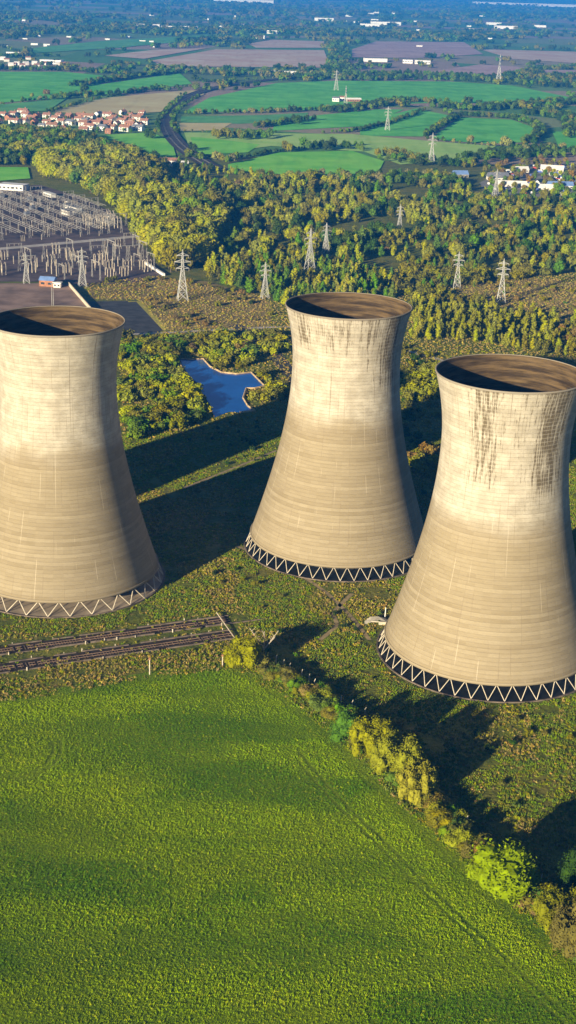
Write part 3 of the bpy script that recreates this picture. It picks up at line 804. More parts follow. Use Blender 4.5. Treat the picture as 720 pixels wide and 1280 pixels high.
# belts and hedgerows of the farmland
def belt(px, wpx_m, sp, mix, h0, h1, where, seed):
    L = smooth_line(PX(px), 4)
    a, b = [], []
    for i, p in enumerate(L):
        d = (L[min(i + 1, len(L) - 1)] - L[max(i - 1, 0)]).normalized(); s = Vector((-d.y, d.x)) * wpx_m / 2
        a.append(tuple(p + s)); b.append(tuple(p - s))
    zone(None, sp, mix, h0, h1, where, seed, world=a + b[::-1])
HM = {'dark_round': 3, 'green_round': 2, 'olive_round': 1}
hd = 'in a hedgerow of the distant farmland'
for i, (pp, wd, sp, h0, h1) in enumerate([
    ([(228, 143), (330, 141), (385, 139), (430, 136), (470, 136)], 12, 8, 6, 10), ([(400, 139), (430, 139), (500, 128), (560, 130)], 45, 12, 8, 12),
    ([(320, 160), (345, 156), (390, 150)], 18, 8, 7, 11), ([(226, 165), (300, 166), (345, 166)], 5, 7, 3, 5), ([(400, 167), (450, 164), (500, 150), (530, 138)], 8, 7, 5, 8),
    ([(530, 172), (548, 160), (572, 147)], 12, 7, 6, 10), ([(530, 174), (600, 182), (650, 182)], 8, 8, 4, 7), ([(660, 180), (675, 163), (640, 149), (575, 145)], 16, 8, 7, 11),
    ([(245, 197), (300, 198), (345, 190), (400, 184), (455, 182)], 7, 6, 3, 7), ([(230, 196), (290, 204)], 20, 10, 7, 12),
    ([(543, 134), (600, 137), (660, 133), (720, 128)], 60, 12, 9, 13), ([(660, 142), (720, 150), (740, 175)], 70, 13, 9, 14), ([(640, 190), (700, 187)], 40, 12, 8, 12),
    ([(595, 202), (640, 196), (760, 192)], 60, 13, 8, 13), ([(480, 198), (545, 206), (600, 206)], 50, 11, 7, 12), ([(360, 224), (480, 226), (560, 222)], 60, 11, 7, 11),
    ([(60, 125), (100, 121), (150, 118), (180, 114)], 14, 9, 7, 12), ([(92, 109), (150, 99), (225, 91)], 24, 10, 8, 12), ([(0, 131), (60, 124)], 8, 9, 5, 9), ([(60, 141), (100, 130), (160, 117), (240, 108)], 9, 9, 5, 8),
    ([(-40, 88), (60, 88), (150, 92)], 70, 16, 8, 12), ([(180, 88), (300, 92), (400, 97)], 190, 20, 9, 14), ([(400, 97), (540, 97), (640, 102), (760, 110)], 230, 20, 9, 14),
    ([(418, 92), (424, 70), (415, 52)], 60, 20, 10, 14), ([(250, 104), (350, 98), (412, 95)], 10, 10, 5, 9), ([(195, 168), (203, 145), (230, 118)], 9, 9, 4, 7), ([(222, 168), (216, 150), (226, 135), (250, 120)], 9, 9, 4, 7)]):
    belt(pp, wd, sp, HM if i % 3 else {'dark_round': 2, 'green_round': 2, 'pale_round': 2, 'olive_round': 1}, h0, h1, hd, 400 + i * 3)
# copses and single trees of the farmland
for (px_, py_, n_, sp_, mk, h) in [(285, 172, 9, 11, 'olive_round', 13), (315, 173, 9, 11, 'green_round', 13), (372, 156, 1, 8, 'dark_round', 15), (362, 190, 2, 10, 'olive_round', 12), (385, 186, 3, 9, 'green_round', 13), (408, 187, 5, 9, 'dark_round', 14), (435, 187, 2, 8, 'dark_round', 11),
                                   (452, 188, 3, 8, 'green_round', 8), (588, 180, 1, 8, 'pale_round', 15), (635, 184, 2, 8, 'pale_round', 14), (488, 196, 6, 10, 'olive_round', 12), (515, 202, 4, 10, 'olive_round', 10), (105, 117, 1, 9, 'dark_round', 17), (108, 124, 1, 9, 'yellow_round', 10),
                                   (190, 174, 2, 9, 'dark_round', 12), (152, 187, 3, 9, 'brown_round', 11), (165, 192, 2, 9, 'brown_round', 10), (40, 122, 1, 9, 'yellow_round', 10), (60, 119, 2, 10, 'brown_round', 10), (243, 188, 3, 8, 'dark_round', 9), (295, 200, 1, 8, 'green_round', 10), (276, 201, 1, 8, 'olive_round', 9)]:
    c_ = at(px_, py_)
    for q in range(n_):
        a_ = q * 2.4; r_ = sp_ * math.sqrt(q) * .8
        PLANTS.append((c_.x + r_ * math.cos(a_), c_.y + r_ * math.sin(a_) * 1.3, h * rnd.uniform(.85, 1.15), mk + str(q % 2), 'in the far pasture'))

def hidden(px, py):
    for q in ('left', 'mid', 'right'):
        c = TOWERS[q]
        b = project(c[0], c[1], 0); t_ = project(c[0], c[1], HT)
        for s in range(11):
            k = s / 10; z = HT * k; X_, Y_, D_ = project(c[0], c[1], z)
            if abs(py - Y_) < 32 and abs(px - X_) < F_PX * prof(max(z, ZS)) / D_ - 1: return True
    return False
PYL = [(228, 375), (331, 373), (387, 338), (407, 320), (499, 290), (571, 360), (626, 377), (619, 248), (539, 204)]
PYW = [at(*q).xy for q in PYL]; _pp = [tuple(q) for q in pond_px]
def cleared(x, y, h):
    for q in PYW:
        if abs(x - q.x) < 7 and -50 < y - q.y < 8: return True
    a, b, _ = project(x, y, h * .75)
    return bool(inside(_pp, np.array([a]), np.array([b - 1]))[0]) and bool((int(x * 7) % 6) != 0)
PLANTS = [q for q in PLANTS if not cleared(q[0], q[1], q[2])]
P_ = []
for (x, y, h, kk, wh) in PLANTS:
    a, b, d = project(x, y, h * .6)
    vis = -5 < a < 725 and -5 < b < 1285 and not hidden(a, b)
    wdt = 1.35 if 'bush' in kk else 1
    P_.append((F_PX * h * wdt / d if vis else 0, x, y, h, kk, wh))
P_.sort(key=lambda t: -t[0])
_z = {}
for t_ in P_:
    if t_[0] > 0: _z.setdefault(t_[5], []).append((t_[1] / t_[2], t_[2], t_[3]))
def _rank(v, vals): return sum(q < v for q in vals) / max(1, len(vals))
_c = {k: (sorted(q[0] for q in v), sorted(q[1] for q in v), sorted(q[2] for q in v)) for k, v in _z.items()}
def cell(x, y, wh):
    import bisect
    a, b, _ = _c[wh]; u = bisect.bisect(a, x / y) / len(a); v = bisect.bisect(b, y) / len(b)
    lr = ['far left', 'left', 'left of centre', 'middle', 'right of centre', 'right', 'far right'][min(6, int(u * 7))]; fb = ['front', 'second rank', 'third rank', 'back'][min(3, int(v * 4))]
    return '(%s, %s) ' % (fb, lr)
def size_word(kk, h, wh):
    import bisect
    q = _c[wh][2]; u = bisect.bisect(q, h) / len(q)
    return 'small ' if u < .3 else ('tall ' if u > .75 else '')
count = {'tree': 0, 'bush': 0}; rest = []
proto = {}
for (s, x, y, h, kk, wh) in P_:
    cm, tm, cat = KINDS[kk]
    if s > 0 and count[cat] < 298:
        count[cat] += 1
        col_, shp = kk[:-1].split('_')
        lab = size_word(kk, h, wh) + WORD[col_] + ' ' + SHAPE[shp] + ' ' + cell(x, y, wh) + wh
        if cat == 'bush':
            o = link('bush', cm); o.location = (x, y, -.02 * h); o.scale = (h * 1.15, h * 1.15, h)
            o.rotation_euler.z = rnd.uniform(0, 6.28)
        else:
            o = empty('deciduous_tree', (x, y, 0), rnd.uniform(0, 6.28), h)
            link('trunk', tm, o); link('crown', cm, o)
        tag(o, lab, cat, lab.replace('tree', 'trees', 1).replace('bush', 'bushes', 1))
    else: rest.append((x, y, -.02 * h, h, KI[kk]))
rest_src = [KINDS[k][0] for k in KEYS]
scatter('woodland', rest, rest_src, 'mass of autumn trees and scrub filling the middle distance', 'woodland')
print('plants', len(PLANTS), count)

# far country woods, 4 to 20 km away
far = []
FK = [crown('far_clump', 700 + i, M[mt], 'bush', 110, .10, 8) for i, mt in enumerate(['dark', 'green', 'dark', 'olive'])]
gf = np.random.default_rng(77)
field_w = [[tuple(p) for p in PX(pp)] for _, pp in FIELDS]
for y0, y1, sp in ((2350, 4200, 24), (4200, 8000, 34), (8000, 16000, 60), (16000, 30000, 110)):
    X, Y = fill([(-y0 * .24, y0), (y0 * .24, y0), (y1 * .24, y1), (-y1 * .24, y1)], sp, int(y0))
    # hedges: cell borders of a jittered lattice; woods: noise blobs
    a = vnoise(X, Y, 620, 50); hx = vnoise(X, Y, 260, 51); hy = vnoise(X, Y, 300, 52)
    keep = (a > .60) | (np.abs(hx - .5) < .012) | (np.abs(hy - .52) < .012)
    for poly in field_w: keep &= ~inside(poly, X, Y)
    X, Y = X[keep], Y[keep]; hh = gf.uniform(9, 15, len(X)) * (1 + (sp > 50) * .25)
    far += list(zip(X, Y, 0 * X, hh * (1 if sp < 30 else 1.4), gf.integers(0, 4, len(X))))
scatter('far_woodland', far, FK, 'distant woods and hedgerows fading into blue haze', 'woodland')
print('far', len(far))

# ------------------------------------------------------------------ hedge and trees at the field's edge (close to the camera)
def near_tree(px, py, h, wd, kind, mat, label, seed, leaves=2600, size=.03, nl=16, cat='tree'):
    p = at(px, py)
    o = empty('hedge_tree' if cat == 'tree' else 'hedge_bush', (p.x, p.y, 0), rnd.uniform(0, 6.28)); o.scale = (wd, wd, h)
    link('trunk', trunk_mesh('trunk', seed, .5, .025, 6), o)
    link('crown', crown('crown', seed, M[mat], kind, int(leaves * 1.7), size * .9, int(nl * 1.4), 2), o)
    tag(o, label, cat)
    return o
near_tree(303, 835, 11.2, 11.9, 'plume', 'gold', 'golden willow at the corner of the crop field', 901, 3380, .026, 26)
near_tree(322, 834, 5.9, 7.9, 'mound', 'yellow', 'small yellow-green bush right of the golden willow', 902, 1200, .035, 10, cat='bush')
near_tree(436, 925, 8.6, 8.6, 'mound', 'green', 'leafy mid green bush in the hedge, left of the tall golden willows', 903, 1600, .032, 12, cat='bush')
near_tree(462, 945, 11.9, 11.9, 'plume', 'gold', 'first of the tall golden willows in the hedge, on their left', 904, 3640, .024, 30)
near_tree(492, 972, 13.9, 13.2, 'plume', 'gold', 'tallest golden willow in the hedge, centre of its clump', 905, 3900, .024, 34)
near_tree(520, 1000, 11.2, 11.2, 'plume', 'yellow', 'yellow-green willow at the right end of the golden clump', 906, 3380, .025, 30)
near_tree(622, 1118, 12.5, 14.5, 'mound', 'lime', 'bright lime-green leafy tree in the hedge by the crop field', 907, 2200, .034, 20)
near_tree(650, 1110, 7.9, 8.6, 'mound', 'lime', 'smaller lime-green tree against the bright one in the hedge', 908, 1400, .04, 12)
near_tree(703, 1172, 13.2, 13.2, 'plume', 'olive', 'dusky olive tree at the lower right edge', 909, 4420, .022, 34)
near_tree(728, 1200, 15.8, 14.5, 'plume', 'olive', 'olive tree cut off by the right edge at the bottom', 910, 3900, .024, 34)
near_tree(725, 1110, 10.6, 10.6, 'round', 'dark', 'dark tree in shade on the right edge above the olive ones', 911, 2000, .028, 14)
near_tree(575, 1060, 5.3, 6.6, 'mound', 'yellow', 'yellow bush in the hedge left of the lime tree', 912, 1300, .04, 10, cat='bush')
hedge_line = smooth_line(PX([(330, 842), (362, 858), (395, 885), (428, 914), (465, 950), (510, 995), (550, 1032), (595, 1078), (645, 1122), (690, 1160), (740, 1205)]), 6)
HB = [crown('bush', 920 + i, M[mt], 'mound' if i % 2 else 'bush', 800, .045, 9, 2) for i, mt in enumerate(['olive', 'yellow', 'green', 'gold', 'brown'])]
hl = len(hedge_line)
for i in range(190):
    t_ = i / 189 * (hl - 1.01); a, b = hedge_line[int(t_)], hedge_line[int(t_) + 1]; p = a.lerp(b, t_ % 1)
    d = (b - a).normalized(); nrm = Vector((-d.y, d.x)); off = rnd.uniform(-.3, 6.0) * (1.0 if i % 3 else .5)
    p = p + nrm * off
    k_ = rnd.choice([0, 0, 0, 0, 0, 1, 2, 2, 2, 3, 4])
    o = link('hedge_bush', HB[k_]); h = rnd.uniform(2.2, 4.8); o.location = (p.x, p.y, -.1); o.scale = (h * 1.2, h * 1.2, h); o.rotation_euler.z = rnd.uniform(0, 6.28)
    seg = ['upper end by the golden willow', 'run along the pale fence posts', 'stretch left of the tall golden willows', 'foot under the tall golden willows', 'gap between willows and lime tree', 'lower end past the lime-green tree'][min(5, i // 32)]
    sz = 'low ' if h < 2.4 else ('tall ' if h > 3.6 else '')
    lab = sz + ['olive', 'yellowish', 'green', 'golden', 'russet'][k_] + ' bush in the field hedge, at its ' + seg
    tag(o, lab, 'bush', lab.replace('bush', 'bushes', 1))

# bare dead tree by the golden willow
p = at(326, 828); dt = empty('dead_tree', (p.x, p.y, 0), 0, 1.5); tag(dt, 'leafless pale dead tree just right of the golden willow', 'tree')
mb = MB(); rr = random.Random(5)
mb.bar((0, 0, 0), (.6, 0, 3.2), .22, .16, 6)
mb.build('trunk', M['deadwood'], dt)
for a_, l_ in ((.3, 5), (1.6, 4), (2.8, 5.5), (-.6, 4.5), (-2, 3.5)):
    b_ = MB(); e = Vector((.6 + l_ * .6 * math.cos(a_), l_ * .5 * math.sin(a_), 3.2 + l_ * .75)); b_.bar((.6, 0, 3.0), e, .13, .05, 5)
    for q in range(4):
        s_ = Vector((.6, 0, 3.1)).lerp(e, .4 + .15 * q); b_.bar(s_, s_ + Vector((rr.uniform(-1, 1), rr.uniform(-1, 1), rr.uniform(.3, 1.2))), .05, .02, 4)
    b_.build('branch', M['deadwood'], dt)
# fallen pole
a, b = at(271, 769), at(294, 800)
o = MB().bar((a.x, a.y, .9), (b.x, b.y, .5), .22, .16, 8).build('fallen_pole', M['deadwood']); tag(o, 'pale fallen pole lying beside the end of the sidings', 'pole')

# fence posts
for (x_, y_, l_) in [(187, 843, 'tallest fence post standing alone at the edge of the crop below the sidings'), (278, 832, 'fence post at the edge of the crop left of the golden willow')]:
    p = at(x_, y_); e_ = empty('fence_post', (p.x, p.y, 0)); tag(e_, l_, 'post')
    hp = 5.0 if x_ == 187 else 3.2
    MB().box(0, 0, 0, .32, .32, hp, 0, (.85, .85)).build('post', M['leg'], e_); MB().box(0, 0, hp - .05, .55, .5, .6).build('post_head', M['brick'], e_)
pm = MB().box(0, 0, 0, .24, .24, 2.2, 0, (.9, .9)).poly([(-.12, -.12, 2.2), (.12, -.12, 2.2), (.12, .12, 2.2), (-.12, .12, 2.2), (-.02, .3, 2.8), (.16, .3, 2.75)], [(0, 1, 5, 4), (1, 2, 5), (2, 3, 4, 5), (3, 0, 4)]).mesh('fence_post', M['leg'])
for i, (x_, y_) in enumerate([(345, 829), (354, 835), (362, 839), (377, 847), (386, 853), (393, 859), (403, 866), (412, 872), (426, 880), (440, 886), (456, 895), (575, 1026), (583, 1032), (676, 1105), (666, 1100)]):
    p = at(x_, y_); o = link('fence_post', pm); o.location = (p.x, p.y, 0); o.rotation_euler.z = rnd.uniform(-.3, .3) - .8
    lb = 'pale cranked concrete post in the overgrown fence behind the hedge' if i < 11 else ('pale post poking from the hedge left of the lime tree' if i < 13 else 'pale post in the shade right of the lime tree')
    tag(o, lb, 'post', lb)

# concrete slab with its post beside the right-hand tower
p = at(468, 778)
sl = empty('broken_slab', (p.x, p.y, 0), .2); tag(sl, 'broken grey concrete slab on the grass left of the right-hand tower', 'slab')
V = [(-3.6, -1.2, .1), (-1.2, -.6, .9), (1.4, -1.6, 1.1), (4, -2, .7), (4.2, .6, .8), (1.6, 1.6, 1.4), (-1.0, 1.8, 1.3), (-3.2, .6, .4)]
V2 = [(x, y, z - .45) for x, y, z in V]; n_ = 8
MB().poly(V + V2, [tuple(range(8)), tuple(range(15, 7, -1))] + [(i, n_ + i, n_ + (i + 1) % 8, (i + 1) % 8) for i in range(8)]).build('slab', M['concrete'], sl)
MB().box(2.6, -2.2, 0, 3.4, .5, 1.1, -.2).build('edge_beam', M['leg'], sl)
p = at(481, 773); o = MB().bar((0, 0, 0), (.15, 0, 4.0), .17, .13, 8).build('standpipe', M['white']); o.location = p; tag(o, 'thin white standpipe beside the broken concrete slab', 'pipe')

# ------------------------------------------------------------------ disused sidings
for nm, (a0, a1), w_ in (('far', ((-60, 822), (286, 775)), 6), ('near', ((-60, 845), (292, 793)), 6.5)):
    A, Bp = at(*a0).xy, at(*a1).xy; d = (Bp - A).normalized(); s = Vector((-d.y, d.x)); L = (Bp - A).length
    ribbon('siding_bed', [A, Bp], w_, .05, plain('siding_ballast', (.035, .026, .02), .95, .4, .25), 0)
    t_ = empty('siding_track', (A.x, A.y, 0), math.atan2(d.y, d.x))
    tag(t_, 'disused siding track, the %s of the two strips, overgrown above the crop field' % ('upper' if nm == 'far' else 'lower'), 'railway track')
    for sy in (-.75, .75):
        mb = MB(); n_ = 24; rr = random.Random(3)
        for i in range(n_): mb.box((i + .5) * L / n_, sy, .12, L / n_ * (.98 if rr.random() > .12 else .5), .12, .2)
        mb.build('rail', M['rust'], t_)['kind'] = 'stuff'
    mb = MB(); rr = random.Random(4)
    for i in range(int(L / .9)):
        if rr.random() < .8: mb.box(i * .9, 0, .05, .28, 2.7, .12, rr.uniform(-.05, .05))
    o = mb.build('sleeper', plain('sleepers', (.13, .095, .07), .9), t_); o['kind'] = 'stuff'
    for sy in (-w_ / 2, w_ / 2):
        mb = MB(); x_ = 0; rr = random.Random(8 if sy > 0 else 9)
        while x_ < L:
            l_ = rr.uniform(6, 16); hh = rr.uniform(.3, .6)
            mb.box(x_ + l_ / 2, sy, 0, l_, .35, hh, rr.uniform(-.02, .02)); x_ += l_ + (rr.uniform(.5, 4) if rr.random() < .4 else .02)
        mb.build('kerb_wall', M['wall_old'], t_)
    wm = MB().box(0, 0, 0, .5, .5, 1.4, 0, (.8, .8)).box(.05, 0, 1.4, .6, .35, .35).mesh('marker_post', M['leg'])
    rr = random.Random(12 if nm == 'far' else 13)
    for i in range(15):
        q = A + d * (L * (i + rr.uniform(.1, .9)) / 15) + s * rr.choice([-w_ / 2 - .4, w_ / 2 + .5])
        o = link('marker_post', wm); o.location = (q.x, q.y, 0); o.rotation_euler.z = rr.uniform(0, 3); k_ = rr.uniform(.3, .65); o.scale = (k_, k_, k_)
        lb = 'stubby pale marker post along the %s siding' % ('upper' if nm == 'far' else 'lower'); tag(o, lb, 'post', lb.replace('post', 'posts'))

# ------------------------------------------------------------------ pylons
def pylon_proto(kind=0):
    """height 36"""
    r = empty('pylon'); H = 36.0
    def half(z): return 3.6 - 2.7 * min(1, z / 22) if z < 22 else .9 - .65 * (z - 22) / 14
    mb = MB()
    lv = [0, 6, 11, 15.5, 19, 22, 25, 28, 31, 34]
    for sx, sy in ((1, 1), (1, -1), (-1, 1), (-1, -1)):
        for a, b in zip(lv, lv[1:]): mb.bar((sx * half(a), sy * half(a), a), (sx * half(b), sy * half(b), b), .26 if a < 20 else .2, .24 if a < 20 else .18)
    for a, b in zip(lv, lv[1:]):
        ha, hb = half(a), half(b)
        for (x0, y0), (x1, y1) in (((1, 1), (1, -1)), ((1, -1), (-1, -1)), ((-1, -1), (-1, 1)), ((-1, 1), (1, 1))):
            mb.bar((x0 * ha, y0 * ha, a), (x1 * hb, y1 * hb, b), .15); mb.bar((x1 * ha, y1 * ha, a), (x0 * hb, y0 * hb, b), .15)
            mb.bar((x0 * hb, y0 * hb, b), (x1 * hb, y1 * hb, b), .10)
    for sx, sy in ((1, 1), (1, -1), (-1, 1), (-1, -1)): mb.bar((sx * half(34), sy * half(34), 34), (0, 0, H), .14)
    mb.build('lattice_body', M['pylon'], r)
    for z, l in ((22.5, 4.6), (27, 5.8), (31.5, 4.2)):
        c = MB(); h = half(z)
        for s in (-1, 1):
            for sy in (-1, 1):
                c.bar((s * h, sy * h, z), (s * l, 0, z + .2), .2); c.bar((s * h * .8, sy * h * .8, z + 1.7), (s * l, 0, z + .2), .17)
        co = c.build('crossarm', M['pylon'], r)
        for s in (-1, 1):
            i_ = MB()
            for k in range(4): i_.bar((s * l, 0, z - .1 - k * .5), (s * l, 0, z - .5 - k * .5), .22, .12, 6)
            i_.build('insulator', M['porcelain'], co)
    return r
py0 = pylon_proto(); first = True
for (x_, yt, yb, lb, rz) in [
    (228, 313, 375, 'steel pylon on dry grass between the left tower and the pond', .2), (331, 328, 373, 'pylon behind trees, just left of the middle tower rim', .3), (387, 286, 338, 'front one of two pylons close together above the middle tower', .5),
    (407, 279, 320, 'back one of two pylons close together above the middle tower', .5), (499, 256, 290, 'pylon standing in the wood up and right of the middle tower', .2), (571, 315, 360, 'left of the pair of pylons above the right-hand tower', -.1),
    (626, 324, 377, 'right of the pair of pylons above the right-hand tower', -.1), (619, 212, 248, 'pylon at the edge of the sheds and parked vans', .4), (539, 167, 204, 'pylon in the pasture with a clump of trees to its left', .1),
    (484, 134, 163, 'faint pylon in the green field left of the hedged field', .1), (420, 88, 113, 'pylon on the large green field near the distant farm', .2), (432, 108, 130, 'slim pylon behind the white farm buildings', 1.3), (623, 70, 104, 'slim pylon rising over the far ploughed fields', 1.3),
    (103, 310, 358, 'pylon at the front of the substation by the green bushes', .3), (33, 316, 354, 'pylon at the front left of the substation', .3)]:
    p = at(x_, yb); dep = project(p.x, p.y, 0)[2]; h = (yb - yt) * dep / F_PX / math.cos(math.atan2(CAM_H, dep))
    o = py0 if first else copy_tree(py0); first = False
    sc_ = h / 36; o.location = (p.x, p.y, 0); o.scale = (sc_ * 1.0, sc_ * 1.0, sc_); o.rotation_euler.z = rz; tag(o, lb, 'pylon', 'pylons')

# ------------------------------------------------------------------ substation
uu = Vector((.52, -.85)); vv = Vector((.85, .52)); ang = math.atan2(uu.y, uu.x)
sub_poly = [tuple(p) for p in PX([(-40, 246), (30, 243), (100, 252), (130, 266), (158, 288), (150, 293), (-40, 308)])]
sub_poly2 = [tuple(p) for p in PX([(-40, 322), (0, 320), (90, 312), (168, 304), (200, 340), (150, 350), (-40, 348)])]
def gantry():
    r = empty('gantry'); w_, h = 11.0, 9.5
    for s in (-1, 1):
        mb = MB()
        for ax in (-1, 1): mb.bar((s * w_ / 2 + ax * .9, 0, 0), (s * w_ / 2 + ax * .2, 0, h), .14, .12)
        for k in range(4):
            z0, z1 = h * k / 4, h * (k + 1) / 4; f0, f1 = .9 - .7 * k / 4, .9 - .7 * (k + 1) / 4
            mb.bar((s * w_ / 2 - f0, 0, z0), (s * w_ / 2 + f1, 0, z1), .09)
        mb.build('post', M['steel'], r)
    mb = MB(); mb.box(0, -.35, h, w_ + 1, .14, .2).box(0, .35, h, w_ + 1, .14, .2)
    for k in range(9): mb.bar((-w_ / 2 + k * w_ / 9, -.35, h + .15), (-w_ / 2 + (k + 1) * w_ / 9, .35, h + .15), .07)
    mb.build('beam', M['steel'], r)
    for k in (-1, 0, 1):
        i_ = MB()
        for q in range(4): i_.bar((k * 3.6, 0, h - q * .45), (k * 3.6, 0, h - .3 - q * .45), .26, .14, 6)
        i_.build('insulator', M['porcelain'], r)
    return r
def post_ins():
    r = empty('insulator_post')
    MB().box(0, 0, 0, .34, .34, 2.6).build('pedestal', M['leg'], r)
    mb = MB()
    for q in range(6): mb.bar((0, 0, 2.6 + q * .42), (0, 0, 3.0 + q * .42), .34, .2, 8)
    mb.build('insulator', M['porcelain'], r); MB().bar((-.9, 0, 5.3), (.9, 0, 5.3), .12, .12, 6).build('terminal', M['steel'], r)
    return r
def switch_():
    r = empty('switch_frame')
    for k in (-1, 0, 1):
        MB().bar((k * 2.2, 0, 0), (k * 2.2, 0, 5.5), .22, .18, 6).build('column', M['leg'], r)
        mb = MB(); pr = Vector((k * 2.2, 0, 5.5))
        for q in range(1, 7):
            t_ = PI * q / 6; cu = Vector((k * 2.2, 1.1 - 1.1 * math.cos(t_), 5.5 + 1.1 * math.sin(t_))); mb.bar(pr, cu, .15, .15, 5); pr = cu
        mb.build('curved_contact', M['porcelain'], r)
    return r
def transformer():
    r = empty('transformer')
    MB().box(0, 0, .3, 6, 3.6, 3.4).build('tank', M['slate'], r); mb = MB()
    for k in range(8): mb.box(-2.8 + k * .8, 2.2, .8, .25, .7, 2.6)
    mb.build('radiator', M['steel'], r); MB().bar((-2.6, 0, 5.2), (2.6, 0, 5.2), .6, .6, 10).build('conservator', M['white'], r)
    for k in (-1, 0, 1): MB().bar((k * 1.6, -.9, 3.7), (k * 1.9, -1.2, 6.2), .32, .16, 8).build('bushing', M['porcelain'], r)
    return r
protos = {'gantry': gantry(), 'post': post_ins(), 'switch': switch_(), 'trafo': transformer()}
used = set()
LB = {'gantry': ('steel gantry with hanging insulators', 'gantry'), 'post': ('slim insulator post', 'insulator'), 'switch': ('three-column switch with curved tops', 'switchgear'), 'trafo': ('grey transformer with white tank', 'transformer')}
def place(kind, x, y, rz, where, sc=1.0):
    o = protos[kind] if kind not in used else copy_tree(protos[kind]); used.add(kind)
    o.location = (x, y, 0); o.rotation_euler.z = rz; o.scale = (sc, sc, sc)
    lb = LB[kind][0] + ' ' + where; tag(o, lb, LB[kind][1], lb)
org = at(60, 280).xy; rr = random.Random(31); busn = 0; bars = []
ORD = ['first', 'second', 'third', 'fourth', 'fifth', 'sixth', 'seventh', 'eighth', 'ninth', 'tenth', 'eleventh', 'twelfth', 'thirteenth', 'fourteenth', 'fifteenth', 'sixteenth', 'seventeenth', 'eighteenth', 'nineteenth', 'twentieth'] + ['last'] * 60
row = -1
for j in range(-9, 12, 1):
    run = []; row += 1
    for i in range(-27, 30):
        q = org + vv * (j * 17) + uu * (i * 10)
        if not inside(sub_poly, np.array([q.x]), np.array([q.y]))[0]: continue
        run.append(q); wh = 'at the %s place of the %s diagonal substation row' % (ORD[len(run) - 1], ORD[row])
        u = rr.random()
        if rr.random() < .22: continue
        q = q + vv * rr.uniform(-1.5, 1.5) + uu * rr.uniform(-2, 2)
        if i % 3 == 0: place('gantry', q.x, q.y, ang + PI / 2, wh, rr.uniform(.85, 1.1))
        elif u < .7: place('post', q.x, q.y, ang, wh, rr.uniform(.7, 1.0)); 
        elif u < .95: place('switch', q.x, q.y, ang + PI / 2, wh, rr.uniform(.6, .85))
        else: place('trafo', q.x, q.y, ang, wh)
    if len(run) > 3:
        for o_ in (-3.2, 0, 3.2):
            a, b = run[0] + vv * o_, run[-1] + vv * o_; bars.append((a, b, 'long pale busbar tube, %s of three over the %s diagonal substation row' % ({-3.2: 'rear', 0: 'middle', 3.2: 'front'}[o_], ORD[row])))
for (a, b, lb) in bars:
    o = MB().bar((a.x, a.y, 6.4), (b.x, b.y, 6.4), .17, .17, 6).build('busbar', M['steel'])
    tag(o, lb, 'busbar', 'long busbar tubes over the substation rows')
for j in range(-10, 12):
    for i in range(-14, 14):
        q = at(100, 330).xy + vv * (j * 11) + uu * (i * 9)
        if not inside(sub_poly2, np.array([q.x]), np.array([q.y]))[0]: continue
        wh = 'in the front bays, column %s, %s from the road' % (ORD[j + 10], ORD[i + 14]); u = rr.random()
        if u < .16: place('gantry', q.x, q.y, ang + (PI / 2 if rr.random() < .5 else 0), wh, rr.uniform(.9, 1.25))
        elif u < .34: place('switch', q.x, q.y, ang + PI / 2, wh, rr.uniform(.9, 1.3))
        elif u < .60: place('post', q.x, q.y, ang, wh, rr.uniform(.9, 1.3))
# busy clump at the back right of the substation
for k in range(20):
    q = at(rr.uniform(105, 148), rr.uniform(274, 287)); place(rr.choice(['switch', 'post', 'gantry', 'switch']), q.x, q.y, ang + PI / 2, 'in the dense right-hand bay, %s in line' % ORD[k], rr.uniform(.9, 1.4))

def building(px, py, w_, d_, h, rz, wall, roof, label, flat=True, cat='building', name='building', win=True):
    p = at(px, py); r = empty(name, (p.x, p.y, 0), rz); tag(r, label, cat)
    MB().box(0, 0, 0, w_, d_, h).build('wall', wall, r)
    if flat: MB().box(0, 0, h, w_ + .8, d_ + .8, .5).build('roof', roof, r)
    else:
        V = [(-w_ / 2 - .4, -d_ / 2 - .5, h), (w_ / 2 + .4, -d_ / 2 - .5, h), (w_ / 2 + .4, d_ / 2 + .5, h), (-w_ / 2 - .4, d_ / 2 + .5, h), (-w_ / 2 - .4, 0, h + d_ * .32), (w_ / 2 + .4, 0, h + d_ * .32)]
        MB().poly(V, [(0, 1, 5, 4), (2, 3, 4, 5), (0, 4, 3), (1, 2, 5), (3, 2, 1, 0)]).build('roof', roof, r)
    if win:
        n_ = max(2, int(w_ / 4))
        for k in range(n_):
            MB().box(-w_ / 2 + (k + .5) * w_ / n_, -d_ / 2 - .03, h * .35, w_ / n_ * .5, .12, h * .35).build('window', M['glass'], r)
    return r
building(17, 237, 26, 14, 5, -.25, M['white'], M['white'], 'white flat-roofed control building at the back left of the substation')
building(60, 357, 10, 7, 4, -.15, M['brick'], M['blueroof'], 'small brick hut with a blue roof at the front of the substation', False)
building(72, 359, 5, 3.5, 3, -.15, M['render'], M['white'], 'low cream shed beside the blue-roofed hut')
building(92, 262, 22, 6, 3.2, -.95, M['white'], M['slate'], 'long white shed behind the diagonal rows of the substation')
building(62, 246, 16, 5, 3.5, -.95, M['white'], M['white'], 'white hut with a flat roof next to the control building')
building(86, 268, 12, 9, 4, -.95, M['render'], M['slate'], 'grey-roofed hut amid the substation gear')
a, b = at(86, 357), at(113, 388); o = MB()
d = (b - a).to_2d(); o.box((a.x + b.x) / 2, (a.y + b.y) / 2, 0, d.length, .6, 2.4, math.atan2(d.y, d.x)); o = o.build('boundary_wall', M['leg']); tag(o, 'long pale concrete wall at the right of the brown yard', 'wall')
p = at(66, 382); r = empty('lamp_post', (p.x, p.y, 0)); tag(r, 'tall twin lamp post in the brown yard behind the left tower', 'lamp post')
